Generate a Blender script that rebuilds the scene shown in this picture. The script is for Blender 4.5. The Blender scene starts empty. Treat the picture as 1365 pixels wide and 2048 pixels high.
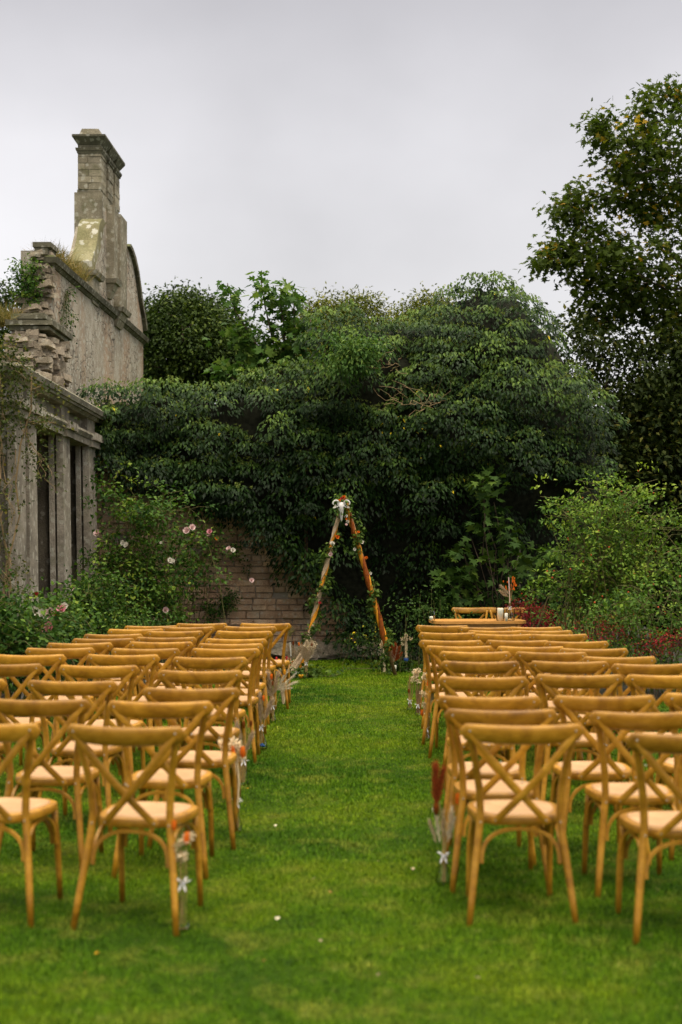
import bpy, math, random
import numpy as np
from mathutils import Vector, Matrix
random.seed(7)
R = math.radians
PI = math.pi
SC = bpy.context.scene
COL = SC.collection

# ------------------------------------------------------------------ camera, sky, sun, exposure
FPX = 2844.0            # focal length in photo pixels
H = 1.585               # eye height
HY = 1100.0             # horizon row of the photograph
cd = bpy.data.cameras.new("camera")
cam = bpy.data.objects.new("camera", cd)
COL.objects.link(cam)
cam.location = (0, 0, H)
cam.rotation_euler = (R(90), 0, 0)
cd.sensor_fit = 'VERTICAL'
cd.sensor_height = 36.0
cd.lens = FPX / 2048 * 36
cd.shift_y = (HY - 1024) / 2048
cd.clip_start = 0.05
cd.clip_end = 600
cd.dof.use_dof = True
cd.dof.focus_distance = 17.8
cd.dof.aperture_fstop = 2.1
SC.camera = cam

SUN_EL, SUN_AZ = R(62), R(148)       # high soft sun behind the clouds, over the camera's shoulder
world = bpy.data.worlds.new("World")
SC.world = world
world.use_nodes = True
nt = world.node_tree
for n in list(nt.nodes): nt.nodes.remove(n)
def wn(t, **k):
    n = nt.nodes.new(t)
    for a, b in k.items(): setattr(n, a, b)
    return n
out = wn('ShaderNodeOutputWorld')
bg = wn('ShaderNodeBackground'); bg.inputs[1].default_value = 0.10
sky = wn('ShaderNodeTexSky', sky_type='NISHITA', sun_disc=False, sun_elevation=SUN_EL, sun_rotation=SUN_AZ)
sky.air_density = 1.0; sky.dust_density = 3.0
tc = wn('ShaderNodeTexCoord')
sep = wn('ShaderNodeSeparateXYZ')
nt.links.new(tc.outputs['Generated'], sep.inputs[0])
rmp = wn('ShaderNodeValToRGB')           # overcast deck: brighter towards the zenith
e = rmp.color_ramp.elements
e[0].position = 0.0; e[0].color = (9.6, 9.5, 9.6, 1)
e[1].position = 1.0; e[1].color = (60, 55.5, 46, 1)
for p_, c_ in ((0.16, (10.0, 9.88, 10.05, 1)), (0.27, (9.2, 9.05, 9.35, 1)), (0.39, (6.4, 6.25, 6.6, 1)), (0.66, (15, 14.2, 13.0, 1))):
    q = e.new(p_); q.color = c_
nt.links.new(sep.outputs['Z'], rmp.inputs[0])
mp = wn('ShaderNodeMapping'); mp.inputs['Scale'].default_value = (1.0, 1.0, 1.3)
nt.links.new(tc.outputs['Generated'], mp.inputs[0])
nz = wn('ShaderNodeTexNoise'); nz.inputs['Scale'].default_value = 2.6; nz.inputs['Detail'].default_value = 6; nz.inputs['Roughness'].default_value = 0.45
nt.links.new(mp.outputs[0], nz.inputs['Vector'])
cr = wn('ShaderNodeMapRange'); cr.inputs['From Min'].default_value = 0.3; cr.inputs['From Max'].default_value = 0.7
cr.inputs['To Min'].default_value = 0.74; cr.inputs['To Max'].default_value = 1.13
nt.links.new(nz.outputs['Fac'], cr.inputs['Value'])
mul = wn('ShaderNodeMixRGB', blend_type='MULTIPLY'); mul.inputs[0].default_value = 1.0
nt.links.new(rmp.outputs[0], mul.inputs[1]); nt.links.new(cr.outputs[0], mul.inputs[2])
mx = wn('ShaderNodeMixRGB', blend_type='MIX'); mx.inputs[0].default_value = 0.93
nt.links.new(sky.outputs[0], mx.inputs[1]); nt.links.new(mul.outputs[0], mx.inputs[2])
nt.links.new(mx.outputs[0], bg.inputs[0]); nt.links.new(bg.outputs[0], out.inputs[0])

sl = bpy.data.lights.new("sun", 'SUN'); so = bpy.data.objects.new("sun", sl); COL.objects.link(so)
sl.energy = 1.5; sl.angle = R(22); sl.color = (1.0, 0.88, 0.70)
sv = Vector((math.sin(SUN_AZ) * math.cos(SUN_EL), math.cos(SUN_AZ) * math.cos(SUN_EL), math.sin(SUN_EL)))
so.rotation_euler = sv.to_track_quat('Z', 'Y').to_euler()
SC.view_settings.view_transform = 'Standard'
SC.view_settings.look = 'None'
SC.view_settings.exposure = 0.0
SC.view_settings.gamma = 1.0
SC.render.engine = 'CYCLES'
SC.cycles.use_denoising = True
SC.cycles.max_bounces = 8
SC.cycles.transparent_max_bounces = 12
SC.cycles.sample_clamp_indirect = 4

# ------------------------------------------------------------------ helpers
def gx(px, Y): return (px - 682.5) * Y / FPX
def gz(py, Y): return H - (py - HY) * Y / FPX
def gy(py): return H * FPX / (py - HY)

def tag(o, label=None, cat=None, group=None, kind=None):
    if label: o['label'] = label
    if cat: o['category'] = cat
    if group: o['group'] = group
    if kind: o['kind'] = kind
    return o
def thing(name, label, cat, loc=(0, 0, 0), rz=0, group=None):
    o = bpy.data.objects.new(name, None); COL.objects.link(o)
    o.empty_display_size = 0.1
    o.location = loc; o.rotation_euler = (0, 0, rz)
    return tag(o, label, cat, group)
def link(name, me, mat, parent=None):
    o = bpy.data.objects.new(name, me); COL.objects.link(o)
    if mat is not None and len(me.materials) == 0: me.materials.append(mat)
    if parent is not None: o.parent = parent
    return o
def copy_tree(o, parent=None):
    c = o.copy(); COL.objects.link(c)
    if parent is not None: c.parent = parent
    for ch in KIDS.get(o.name, []):
        k = ch.copy(); COL.objects.link(k); k.parent = c
        for g in KIDS.get(ch.name, []):
            d = g.copy(); COL.objects.link(d); d.parent = k
    return c
KIDS = {}
def remember(root):
    for o in COL.objects:
        if o.parent is not None:
            KIDS.setdefault(o.parent.name, [])
    for o in list(COL.objects):
        if o.parent is root or (o.parent is not None and o.parent.parent is root):
            L_ = KIDS.setdefault(o.parent.name, [])
            if o not in L_: L_.append(o)

class MB:
    def __init__(s): s.v = []; s.f = []
    def add(s, vs, fs):
        k = len(s.v); s.v += [tuple(v) for v in vs]; s.f += [tuple(i + k for i in f) for f in fs]; return s
    def box(s, c, d, rz=0, j=0, taper=1.0, tilt=None):
        hx, hy, hz = d[0] / 2, d[1] / 2, d[2] / 2
        vs = []
        ca, sa = math.cos(rz), math.sin(rz)
        for z in (-hz, hz):
            t = taper if z > 0 else 1
            for x, y in ((-hx, -hy), (hx, -hy), (hx, hy), (-hx, hy)):
                x *= t; y *= t
                p = Vector((x + random.uniform(-j, j), y + random.uniform(-j, j), z + random.uniform(-j, j)))
                if tilt: p = tilt @ p
                vs.append((c[0] + p.x * ca - p.y * sa, c[1] + p.x * sa + p.y * ca, c[2] + p.z))
        return s.add(vs, [(0, 3, 2, 1), (4, 5, 6, 7), (0, 1, 5, 4), (1, 2, 6, 5), (2, 3, 7, 6), (3, 0, 4, 7)])
    def tube(s, pts, rad, n=8, cap=True, flat=None):
        pts = [Vector(p) for p in pts]
        m = len(pts)
        if not hasattr(rad, '__len__'): rad = [rad] * m
        vs = []; up = None
        for i, p in enumerate(pts):
            t = (pts[min(i + 1, m - 1)] - pts[max(i - 1, 0)])
            if t.length < 1e-9: t = Vector((0, 0, 1))
            t.normalize()
            if up is None:
                up = Vector((0, 0, 1)) if abs(t.z) < 0.9 else Vector((1, 0, 0))
            a = t.cross(up).normalized(); b = a.cross(t).normalized(); up = b
            for k in range(n):
                th = 2 * PI * k / n
                vs.append(p + (a * math.cos(th) + b * math.sin(th)) * rad[i])
        fs = []
        for i in range(m - 1):
            for k in range(n):
                k2 = (k + 1) % n
                fs.append((i * n + k, i * n + k2, (i + 1) * n + k2, (i + 1) * n + k))
        if cap:
            fs.append(tuple(range(n - 1, -1, -1))); fs.append(tuple((m - 1) * n + k for k in range(n)))
        return s.add(vs, fs)
    def strip(s, pts, nrm, w, th):
        """flat bent bar: rectangular section with rounded look, face normal nrm"""
        pts = [Vector(p) for p in pts]; m = len(pts); vs = []
        for i, p in enumerate(pts):
            t = (pts[min(i + 1, m - 1)] - pts[max(i - 1, 0)]).normalized()
            N = Vector(nrm(i / (m - 1)) if callable(nrm) else nrm)
            N = (N - t * N.dot(t)).normalized(); a = t.cross(N).normalized()
            for x, y in ((-1, -.55), (-.8, -1), (.8, -1), (1, -.55), (1, .55), (.8, 1), (-.8, 1), (-1, .55)):
                vs.append(p + a * x * w / 2 + N * y * th / 2)
        fs = []
        for i in range(m - 1):
            for k in range(8):
                k2 = (k + 1) % 8
                fs.append((i * 8 + k, i * 8 + k2, (i + 1) * 8 + k2, (i + 1) * 8 + k))
        fs.append(tuple(range(7, -1, -1))); fs.append(tuple((m - 1) * 8 + k for k in range(8)))
        return s.add(vs, fs)
    def lathe(s, prof, c=(0, 0, 0), n=16, close=False):
        vs = []; m = len(prof)
        for r, z in prof:
            for k in range(n):
                th = 2 * PI * k / n
                vs.append((c[0] + r * math.cos(th), c[1] + r * math.sin(th), c[2] + z))
        fs = [(i * n + k, i * n + (k + 1) % n, (i + 1) * n + (k + 1) % n, (i + 1) * n + k) for i in range(m - 1) for k in range(n)]
        if close:
            fs.append(tuple(range(n - 1, -1, -1))); fs.append(tuple((m - 1) * n + k for k in range(n)))
        return s.add(vs, fs)
    def blob(s, c, r, j=0.15, nu=8, nv=6):
        vs = []; 
        if not hasattr(r, '__len__'): r = (r, r, r)
        for i in range(nv + 1):
            ph = PI * i / nv
            for k in range(nu):
                th = 2 * PI * k / nu
                q = 1 + random.uniform(-j, j)
                vs.append((c[0] + r[0] * q * math.sin(ph) * math.cos(th), c[1] + r[1] * q * math.sin(ph) * math.sin(th), c[2] + r[2] * q * math.cos(ph)))
        fs = [(i * nu + k, (i + 1) * nu + k, (i + 1) * nu + (k + 1) % nu, i * nu + (k + 1) % nu) for i in range(nv) for k in range(nu)]
        return s.add(vs, fs)
    def loft(s, rings, cap=True):
        n = len(rings[0]); vs = [p for r in rings for p in r]
        fs = [(i * n + k, i * n + (k + 1) % n, (i + 1) * n + (k + 1) % n, (i + 1) * n + k) for i in range(len(rings) - 1) for k in range(n)]
        if cap:
            fs.append(tuple(range(n - 1, -1, -1))); fs.append(tuple((len(rings) - 1) * n + k for k in range(n)))
        return s.add(vs, fs)
    def petal(s, base, d, nrm, L, W, cup=0.25, seg=3):
        d = Vector(d).normalized(); nrm = Vector(nrm); b = d.cross(nrm)
        if b.length < 1e-4: b = d.cross(Vector((0.3, 0.5, 0.8)))
        b.normalize(); nn = b.cross(d).normalized(); base = Vector(base)
        vs = []
        for i in range(seg + 1):
            t = i / seg
            w = W * math.sin(PI * (0.12 + 0.80 * t)) * 0.5
            off = nn * (cup * L * t * t)
            p = base + d * L * t + off
            vs += [p - b * w + nn * w * 0.4, p, p + b * w + nn * w * 0.4]
        fs = []
        for i in range(seg):
            k = i * 3
            fs += [(k, k + 1, k + 4, k + 3), (k + 1, k + 2, k + 5, k + 4)]
        return s.add(vs, fs)
    def mesh(s, name, smooth=False, angle=None):
        me = bpy.data.meshes.new(name)
        me.from_pydata(s.v, [], s.f); me.update()
        if smooth or angle:
            me.polygons.foreach_set('use_smooth', [True] * len(me.polygons))
            if angle:
                try: me.set_sharp_from_angle(angle=R(angle))
                except Exception: pass
        return me
    def build(s, name, mat, parent=None, smooth=False, angle=None):
        return link(name, s.mesh(name, smooth, angle), mat, parent)

# ---- materials
def mat_new(name):
    m = bpy.data.materials.new(name); m.use_nodes = True
    t = m.node_tree
    for n in list(t.nodes): t.nodes.remove(n)
    o = t.nodes.new('ShaderNodeOutputMaterial')
    b = t.nodes.new('ShaderNodeBsdfPrincipled')
    t.links.new(b.outputs[0], o.inputs[0])
    return m, t, b, o
def node(t, ty, **k):
    n = t.nodes.new(ty)
    for a, b in k.items():
        if a in n.inputs.keys() if isinstance(a, str) else False: n.inputs[a].default_value = b
        else: setattr(n, a, b)
    return n
def ramp(t, fac, stops):
    r = t.nodes.new('ShaderNodeValToRGB'); e = r.color_ramp.elements
    e[0].position = stops[0][0]; e[0].color = tuple(stops[0][1]) + (1,)
    e[1].position = stops[-1][0]; e[1].color = tuple(stops[-1][1]) + (1,)
    for p, c in stops[1:-1]:
        q = e.new(p); q.color = tuple(c) + (1,)
    t.links.new(fac, r.inputs[0]); return r.outputs[0]
def noise(t, vec, scale, detail=4, rough=0.55, dist=0):
    n = t.nodes.new('ShaderNodeTexNoise'); n.inputs['Scale'].default_value = scale
    n.inputs['Detail'].default_value = detail; n.inputs['Roughness'].default_value = rough; n.inputs['Distortion'].default_value = dist
    t.links.new(vec, n.inputs['Vector']); return n.outputs['Fac']
def mixc(t, fac, a, b, mode='MIX'):
    m = t.nodes.new('ShaderNodeMixRGB'); m.blend_type = mode
    for i, x in ((0, fac), (1, a), (2, b)):
        if hasattr(x, 'links') or hasattr(x, 'is_linked'): t.links.new(x, m.inputs[i])
        elif i == 0: m.inputs[0].default_value = x
        else: m.inputs[i].default_value = tuple(x) + (1,) if len(x) == 3 else x
    return m.outputs[0]
def bump(t, b, h, strength=0.3, dist=0.02):
    n = t.nodes.new('ShaderNodeBump'); n.inputs['Strength'].default_value = strength; n.inputs['Distance'].default_value = dist
    t.links.new(h, n.inputs['Height']); t.links.new(n.outputs[0], b.inputs['Normal'])
def coords(t, kind='Object', scale=(1, 1, 1)):
    c = t.nodes.new('ShaderNodeTexCoord'); m = t.nodes.new('ShaderNodeMapping'); m.inputs['Scale'].default_value = scale
    t.links.new(c.outputs[kind], m.inputs[0]); return m.outputs[0]
def simple(name, col, rough=0.6, var=0.15, scale=30, spec=0.18, metal=0, trans=0, sheen=0):
    m, t, b, o = mat_new(name)
    v = coords(t)
    f = noise(t, v, scale, 3)
    lo = [max(0, c * (1 - var)) for c in col]; hi = [min(1, c * (1 + var)) for c in col]
    c = ramp(t, f, [(0.3, lo), (0.7, hi)])
    t.links.new(c, b.inputs['Base Color'])
    b.inputs['Roughness'].default_value = rough; b.inputs['Specular IOR Level'].default_value = spec; b.inputs['Metallic'].default_value = metal
    if trans:
        tr = t.nodes.new('ShaderNodeBsdfTranslucent'); t.links.new(c, tr.inputs[0])
        mxs = t.nodes.new('ShaderNodeMixShader'); mxs.inputs[0].default_value = trans
        t.links.new(b.outputs[0], mxs.inputs[1]); t.links.new(tr.outputs[0], mxs.inputs[2]); t.links.new(mxs.outputs[0], o.inputs[0])
    return m
def leaf_mat(name, stops, rough=0.45, spec=0.5, trans=0.22):
    spec *= .26; rough = min(.75, rough + .12)
    m, t, b, o = mat_new(name)
    a = t.nodes.new('ShaderNodeAttribute'); a.attribute_name = 'tint'
    c = ramp(t, a.outputs['Fac'], stops)
    t.links.new(c, b.inputs['Base Color'])
    b.inputs['Roughness'].default_value = rough; b.inputs['Specular IOR Level'].default_value = spec
    tr = t.nodes.new('ShaderNodeBsdfTranslucent'); 
    c2 = mixc(t, 1.0, c, (1.0, 1.1, 0.5), 'MULTIPLY'); t.links.new(c2, tr.inputs[0])
    mxs = t.nodes.new('ShaderNodeMixShader'); mxs.inputs[0].default_value = trans
    t.links.new(b.outputs[0], mxs.inputs[1]); t.links.new(tr.outputs[0], mxs.inputs[2]); t.links.new(mxs.outputs[0], o.inputs[0])
    return m
def wood_mat(name, c1, c2, c3, rough=0.42, sc=1.0):
    m, t, b, o = mat_new(name)
    v = coords(t, 'Object', (1, 1, 1))
    oi = t.nodes.new('ShaderNodeObjectInfo')
    add = t.nodes.new('ShaderNodeVectorMath'); add.operation = 'ADD'
    cmb = t.nodes.new('ShaderNodeCombineXYZ'); 
    ml = t.nodes.new('ShaderNodeMath'); ml.operation = 'MULTIPLY'; ml.inputs[1].default_value = 37.0
    t.links.new(oi.outputs['Random'], ml.inputs[0]); t.links.new(ml.outputs[0], cmb.inputs[0]); t.links.new(ml.outputs[0], cmb.inputs[2])
    t.links.new(v, add.inputs[0]); t.links.new(cmb.outputs[0], add.inputs[1])
    f1 = noise(t, add.outputs[0], 8 * sc, 5, 0.65, 0.8)
    st = t.nodes.new('ShaderNodeMapping'); st.inputs['Scale'].default_value = (10 * sc, 90 * sc, 60 * sc)
    t.links.new(add.outputs[0], st.inputs[0]); f2 = noise(t, st.outputs[0], 1.0, 3, 0.6)
    c = ramp(t, f1, [(0.28, c1), (0.5, c2), (0.74, c3)])
    g = ramp(t, f2, [(0.3, (0.80, 0.76, 0.70)), (0.65, (1.08, 1.05, 1.0))])
    c = mixc(t, 0.85, c, g, 'MULTIPLY')
    sc2 = noise(t, add.outputs[0], 34 * sc, 4, 0.75)
    c = mixc(t, ramp(t, sc2, [(0.60, (0, 0, 0)), (0.72, (0.55,) * 3)]), c, (0.16, 0.065, 0.012))
    hv = ramp(t, oi.outputs['Random'], [(0, (0.76, 0.74, 0.70)), (1, (1.12, 1.12, 1.10))])
    c = mixc(t, 1.0, c, hv, 'MULTIPLY')
    t.links.new(c, b.inputs['Base Color']); b.inputs['Roughness'].default_value = rough
    b.inputs['Specular IOR Level'].default_value = 0.40
    bump(t, b, f2, 0.15, 0.002)
    return m
def stone_mat(name, cols, lichen=0.5, moss=0.4, stain=0.5, bscale=1.0, ochre=0.0, rubble=False, bs=0.5, isl=False):
    m, t, b, o = mat_new(name)
    g = t.nodes.new('ShaderNodeNewGeometry'); v = g.outputs['Position']
    f1 = noise(t, v, 2.2 * bscale, 6, 0.62, 0.3)
    c = ramp(t, f1, [(0.25, cols[0]), (0.5, cols[1]), (0.75, cols[2])])
    fine = noise(t, v, 45 * bscale, 4, 0.7)
    c = mixc(t, 0.7, c, ramp(t, fine, [(0.3, (0.55, 0.55, 0.53)), (0.7, (1.3, 1.28, 1.22))]), 'MULTIPLY')
    # run-off streaks, stretched downwards
    mpn = t.nodes.new('ShaderNodeMapping'); mpn.inputs['Scale'].default_value = (2.2, 2.2, 0.8); t.links.new(v, mpn.inputs[0])
    fs = noise(t, mpn.outputs[0], 1.0, 5, 0.6)
    c = mixc(t, ramp(t, fs, [(0.50, (0, 0, 0)), (0.72, (stain,) * 3)]), c, (0.055, 0.05, 0.04))
    if ochre:
        mp2 = t.nodes.new('ShaderNodeMapping'); mp2.inputs['Scale'].default_value = (1.2, 1.2, 0.35); mp2.inputs['Location'].default_value = (3, 9, 1); t.links.new(v, mp2.inputs[0])
        fo = noise(t, mp2.outputs[0], 1.1, 3, 0.5)
        c = mixc(t, ramp(t, fo, [(0.48, (0, 0, 0)), (0.66, (ochre,) * 3)]), c, (0.42, 0.26, 0.16))
    h = fine
    rpi = ramp(t, g.outputs['Random Per Island'], [(0, (0.68, 0.66, 0.64)), (0.5, (0.95, 0.94, 0.93)), (1, (1.22, 1.20, 1.17))])
    if isl: c = mixc(t, 1.0, c, rpi, 'MULTIPLY')
    if rubble:
        vo = t.nodes.new('ShaderNodeTexVoronoi'); vo.feature = 'DISTANCE_TO_EDGE'; vo.inputs['Scale'].default_value = 3.4
        mp3 = t.nodes.new('ShaderNodeMapping'); mp3.inputs['Scale'].default_value = (1, 1, 1.9)
        nv = t.nodes.new('ShaderNodeTexNoise'); nv.inputs['Scale'].default_value = 3.0; t.links.new(v, nv.inputs['Vector'])
        ad = t.nodes.new('ShaderNodeVectorMath'); ad.operation = 'MULTIPLY_ADD'; ad.inputs[1].default_value = (0.35,) * 3
        t.links.new(nv.outputs['Color'], ad.inputs[0]); t.links.new(v, ad.inputs[2])
        t.links.new(ad.outputs[0], mp3.inputs[0]); t.links.new(mp3.outputs[0], vo.inputs['Vector'])
        msk = noise(t, v, 0.8, 3, 0.5)
        mk = ramp(t, msk, [(0.50, (1, 1, 1)), (0.58, (0.1, 0.1, 0.1))])
        ed = ramp(t, vo.outputs['Distance'], [(0.0, (1, 1, 1)), (0.055, (0, 0, 0))])
        m2 = t.nodes.new('ShaderNodeMath'); m2.operation = 'MULTIPLY'; t.links.new(ed, m2.inputs[0]); t.links.new(mk, m2.inputs[1])
        c = mixc(t, m2.outputs[0], c, (0.07, 0.06, 0.05))
        m3 = t.nodes.new('ShaderNodeMath'); m3.operation = 'SUBTRACT'; t.links.new(fine, m3.inputs[0]); t.links.new(m2.outputs[0], m3.inputs[1]); h = m3.outputs[0]
    # lichen spots
    vo = t.nodes.new('ShaderNodeTexVoronoi'); vo.inputs['Scale'].default_value = 9 * bscale; t.links.new(v, vo.inputs['Vector'])
    lf = noise(t, v, 14 * bscale, 4, 0.7)
    sp = t.nodes.new('ShaderNodeMath'); sp.operation = 'SUBTRACT'; t.links.new(lf, sp.inputs[0]); t.links.new(vo.outputs['Distance'], sp.inputs[1])
    c = mixc(t, ramp(t, sp.outputs[0], [(0.16, (0, 0, 0)), (0.26, (lichen,) * 3)]), c, (0.52, 0.50, 0.43))
    # moss grows on ledges and in patches
    sn = t.nodes.new('ShaderNodeSeparateXYZ'); t.links.new(g.outputs['Normal'], sn.inputs[0])
    mo = noise(t, v, 3.1, 4, 0.6)
    ma = t.nodes.new('ShaderNodeMath'); ma.operation = 'MULTIPLY_ADD'; t.links.new(sn.outputs['Z'], ma.inputs[0]); ma.inputs[1].default_value = 0.30; t.links.new(mo, ma.inputs[2])
    c = mixc(t, ramp(t, ma.outputs[0], [(0.56, (0, 0, 0)), (0.72, (moss,) * 3)]), c, (0.085, 0.095, 0.03))
    t.links.new(c, b.inputs['Base Color']); b.inputs['Roughness'].default_value = 0.92; b.inputs['Specular IOR Level'].default_value = 0.25
    bump(t, b, h, bs, 0.03)
    return m

M = {}
M['oak'] = wood_mat('honey oak', (0.22, 0.096, 0.006), (0.40, 0.192, 0.012), (0.54, 0.285, 0.034), 0.40)
M['oakseat'] = wood_mat('oak seat rim', (0.50, 0.27, 0.09), (0.58, 0.33, 0.12), (0.66, 0.40, 0.17), 0.45)
M['table'] = wood_mat('table wood', (0.42, 0.19, 0.04), (0.50, 0.24, 0.06), (0.58, 0.30, 0.09), 0.4)
# woven rattan
m, t, b, o = mat_new('rattan'); v = coords(t)
w1 = t.nodes.new('ShaderNodeTexWave'); w1.inputs['Scale'].default_value = 38; w1.bands_direction = 'X'; t.links.new(v, w1.inputs[0])
w2 = t.nodes.new('ShaderNodeTexWave'); w2.inputs['Scale'].default_value = 38; w2.bands_direction = 'Y'; t.links.new(v, w2.inputs[0])
mm = t.nodes.new('ShaderNodeMath'); mm.operation = 'MULTIPLY'; t.links.new(w1.outputs['Fac'], mm.inputs[0]); t.links.new(w2.outputs['Fac'], mm.inputs[1])
nf = noise(t, v, 9, 4)
c = ramp(t, nf, [(0.3, (0.42, 0.235, 0.105)), (0.7, (0.56, 0.345, 0.170))])
c = mixc(t, ramp(t, mm.outputs[0], [(0.1, (0.35,) * 3), (0.5, (0, 0, 0))]), c, (0.34, 0.18, 0.08))
t.links.new(c, b.inputs['Base Color']); b.inputs['Roughness'].default_value = 0.6; bump(t, b, mm.outputs[0], 0.4, 0.002)
M['rattan'] = m
M['steel'] = simple('bolt steel', (0.40, 0.37, 0.32), 0.4, 0.05, metal=0.8)
M['bark'] = simple('bark', (0.075, 0.055, 0.038), 0.95, 0.5, 12)
M['cane'] = simple('green cane', (0.11, 0.10, 0.035), 0.7, 0.4, 12)
M['twig'] = simple('dry twig', (0.24, 0.17, 0.09), 0.9, 0.35, 12)
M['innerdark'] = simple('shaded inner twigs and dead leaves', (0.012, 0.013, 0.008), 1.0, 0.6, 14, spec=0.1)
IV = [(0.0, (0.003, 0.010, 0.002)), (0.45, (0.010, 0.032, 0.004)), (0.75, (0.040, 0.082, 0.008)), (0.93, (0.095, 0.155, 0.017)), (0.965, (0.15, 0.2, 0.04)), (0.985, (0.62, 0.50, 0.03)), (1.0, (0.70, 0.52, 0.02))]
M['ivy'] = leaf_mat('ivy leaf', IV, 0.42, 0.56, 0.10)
M['umbel'] = leaf_mat('ivy flower heads', [(0, (0.10, 0.14, 0.03)), (1, (0.24, 0.29, 0.07))], 0.7, 0.3, 0.2)
M['syc'] = leaf_mat('sycamore leaf', [(0, (0.028, 0.046, 0.008)), (0.5, (0.062, 0.095, 0.012)), (0.84, (0.12, 0.150, 0.018)), (0.96, (0.18, 0.16, 0.02)), (1, (0.40, 0.25, 0.02))], 0.5, 0.4, 0.40)
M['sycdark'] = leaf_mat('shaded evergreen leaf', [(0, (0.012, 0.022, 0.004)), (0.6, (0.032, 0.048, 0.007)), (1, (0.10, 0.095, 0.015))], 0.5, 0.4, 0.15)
M['tree2'] = leaf_mat('dull green leaf', [(0, (0.014, 0.028, 0.006)), (0.6, (0.046, 0.078, 0.013)), (1, (0.12, 0.16, 0.025))], 0.5, 0.4, 0.18)
M['olive'] = leaf_mat('olive leaf', [(0, (0.05, 0.065, 0.010)), (0.6, (0.13, 0.15, 0.022)), (1, (0.27, 0.26, 0.04))], 0.5, 0.4, 0.2)
M['maple'] = leaf_mat('young maple leaf', [(0, (0.035, 0.085, 0.018)), (0.6, (0.075, 0.15, 0.03)), (1, (0.17, 0.25, 0.05))], 0.45, 0.4, 0.3)
M['rose'] = leaf_mat('rose leaf', [(0, (0.025, 0.060, 0.010)), (0.5, (0.085, 0.165, 0.022)), (0.85, (0.19, 0.28, 0.035)), (1, (0.25, 0.33, 0.045))], 0.45, 0.4, 0.28)
M['rosedark'] = leaf_mat('dark rose leaf', [(0, (0.014, 0.040, 0.008)), (0.5, (0.048, 0.110, 0.016)), (0.9, (0.13, 0.21, 0.028)), (1, (0.19, 0.25, 0.03))], 0.45, 0.4, 0.25)
M['climber'] = leaf_mat('climber leaf', [(0, (0.025, 0.04, 0.010)), (0.6, (0.065, 0.085, 0.018)), (1, (0.20, 0.17, 0.03))], 0.5, 0.4, 0.25)
M['red'] = leaf_mat('crimson leaf', [(0, (0.05, 0.006, 0.008)), (0.6, (0.16, 0.010, 0.015)), (1, (0.34, 0.025, 0.025))], 0.5, 0.4, 0.2)
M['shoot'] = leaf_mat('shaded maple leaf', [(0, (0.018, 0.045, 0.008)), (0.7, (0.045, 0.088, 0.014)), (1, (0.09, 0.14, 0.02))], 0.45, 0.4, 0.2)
M['straw'] = leaf_mat('dry grass', [(0, (0.10, 0.11, 0.03)), (0.5, (0.20, 0.16, 0.05)), (1, (0.34, 0.24, 0.10))], 0.8, 0.2, 0.2)
M['hip'] = simple('rose hip', (0.42, 0.07, 0.02), 0.35, 0.3)
M['pink'] = simple('pink petal', (0.78, 0.36, 0.42), 0.6, 0.18, 40, trans=0.25)
M['palepink'] = simple('pale pink petal', (0.82, 0.62, 0.60), 0.6, 0.12, 40, trans=0.25)
M['white'] = simple('white petal', (0.78, 0.74, 0.66), 0.6, 0.1, 40, trans=0.2)
M['redbud'] = simple('red petal', (0.50, 0.04, 0.05), 0.5, 0.2, 40, trans=0.1)
M['stem'] = simple('dried stem', (0.36, 0.25, 0.09), 0.8, 0.25)
M['greenstem'] = simple('pale green stem', (0.30, 0.30, 0.08), 0.8, 0.25)
M['tan'] = simple('withered leaf', (0.42, 0.22, 0.06), 0.8, 0.3)
M['cream'] = simple('dried cream flower', (0.74, 0.60, 0.40), 0.9, 0.2, 60, trans=0.1)
M['orange'] = simple('orange petal', (0.80, 0.20, 0.02), 0.5, 0.2, 40, trans=0.2)
M['yellow'] = simple('yellow petal', (0.82, 0.42, 0.03), 0.5, 0.2, 40, trans=0.2)
M['plume'] = simple('pampas plume', (0.52, 0.40, 0.27), 0.95, 0.25, 60, trans=0.2)
M['paleplume'] = simple('pale pampas plume', (0.66, 0.58, 0.44), 0.95, 0.2, 60, trans=0.2)
M['rustplume'] = simple('rust pampas plume', (0.34, 0.075, 0.018), 0.95, 0.3, 60, trans=0.15)
M['ribbon'] = simple('white ribbon', (0.82, 0.80, 0.84), 0.5, 0.06, 40, trans=0.15)
M['wax'] = simple('candle wax', (0.80, 0.74, 0.62), 0.45, 0.05)
M['creamcloth'] = simple('cream chiffon', (0.60, 0.44, 0.29), 0.8, 0.12, 25, trans=0.15)
M['mustard'] = simple('mustard satin', (0.66, 0.27, 0.02), 0.45, 0.2, 25)
M['rust'] = simple('rust velvet', (0.21, 0.052, 0.006), 0.6, 0.45, 25)
M['pole'] = simple('pole wood', (0.22, 0.13, 0.06), 0.8, 0.3)
M['bone'] = simple('bone', (0.58, 0.56, 0.55), 0.6, 0.12, 50)
M['dark'] = simple('hollow dark bone', (0.035, 0.028, 0.022), 0.9, 0.2)
M['berry'] = simple('dried berries', (0.18, 0.16, 0.05), 0.8, 0.3)
M['blueglass'] = simple('blue glass', (0.04, 0.10, 0.30), 0.2, 0.2)
m, t, b, o = mat_new('clear glass')
tb = t.nodes.new('ShaderNodeBsdfTransparent'); tb.inputs[0].default_value = (0.985, 0.995, 0.99, 1)
gb = t.nodes.new('ShaderNodeBsdfGlossy'); gb.inputs['Roughness'].default_value = 0.03
fr = t.nodes.new('ShaderNodeLayerWeight'); fr.inputs[0].default_value = 0.13
ms = t.nodes.new('ShaderNodeMixShader'); t.links.new(fr.outputs['Fresnel'], ms.inputs[0]); t.links.new(tb.outputs[0], ms.inputs[1]); t.links.new(gb.outputs[0], ms.inputs[2]); t.links.new(ms.outputs[0], o.inputs[0])
M['glass'] = m
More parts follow.
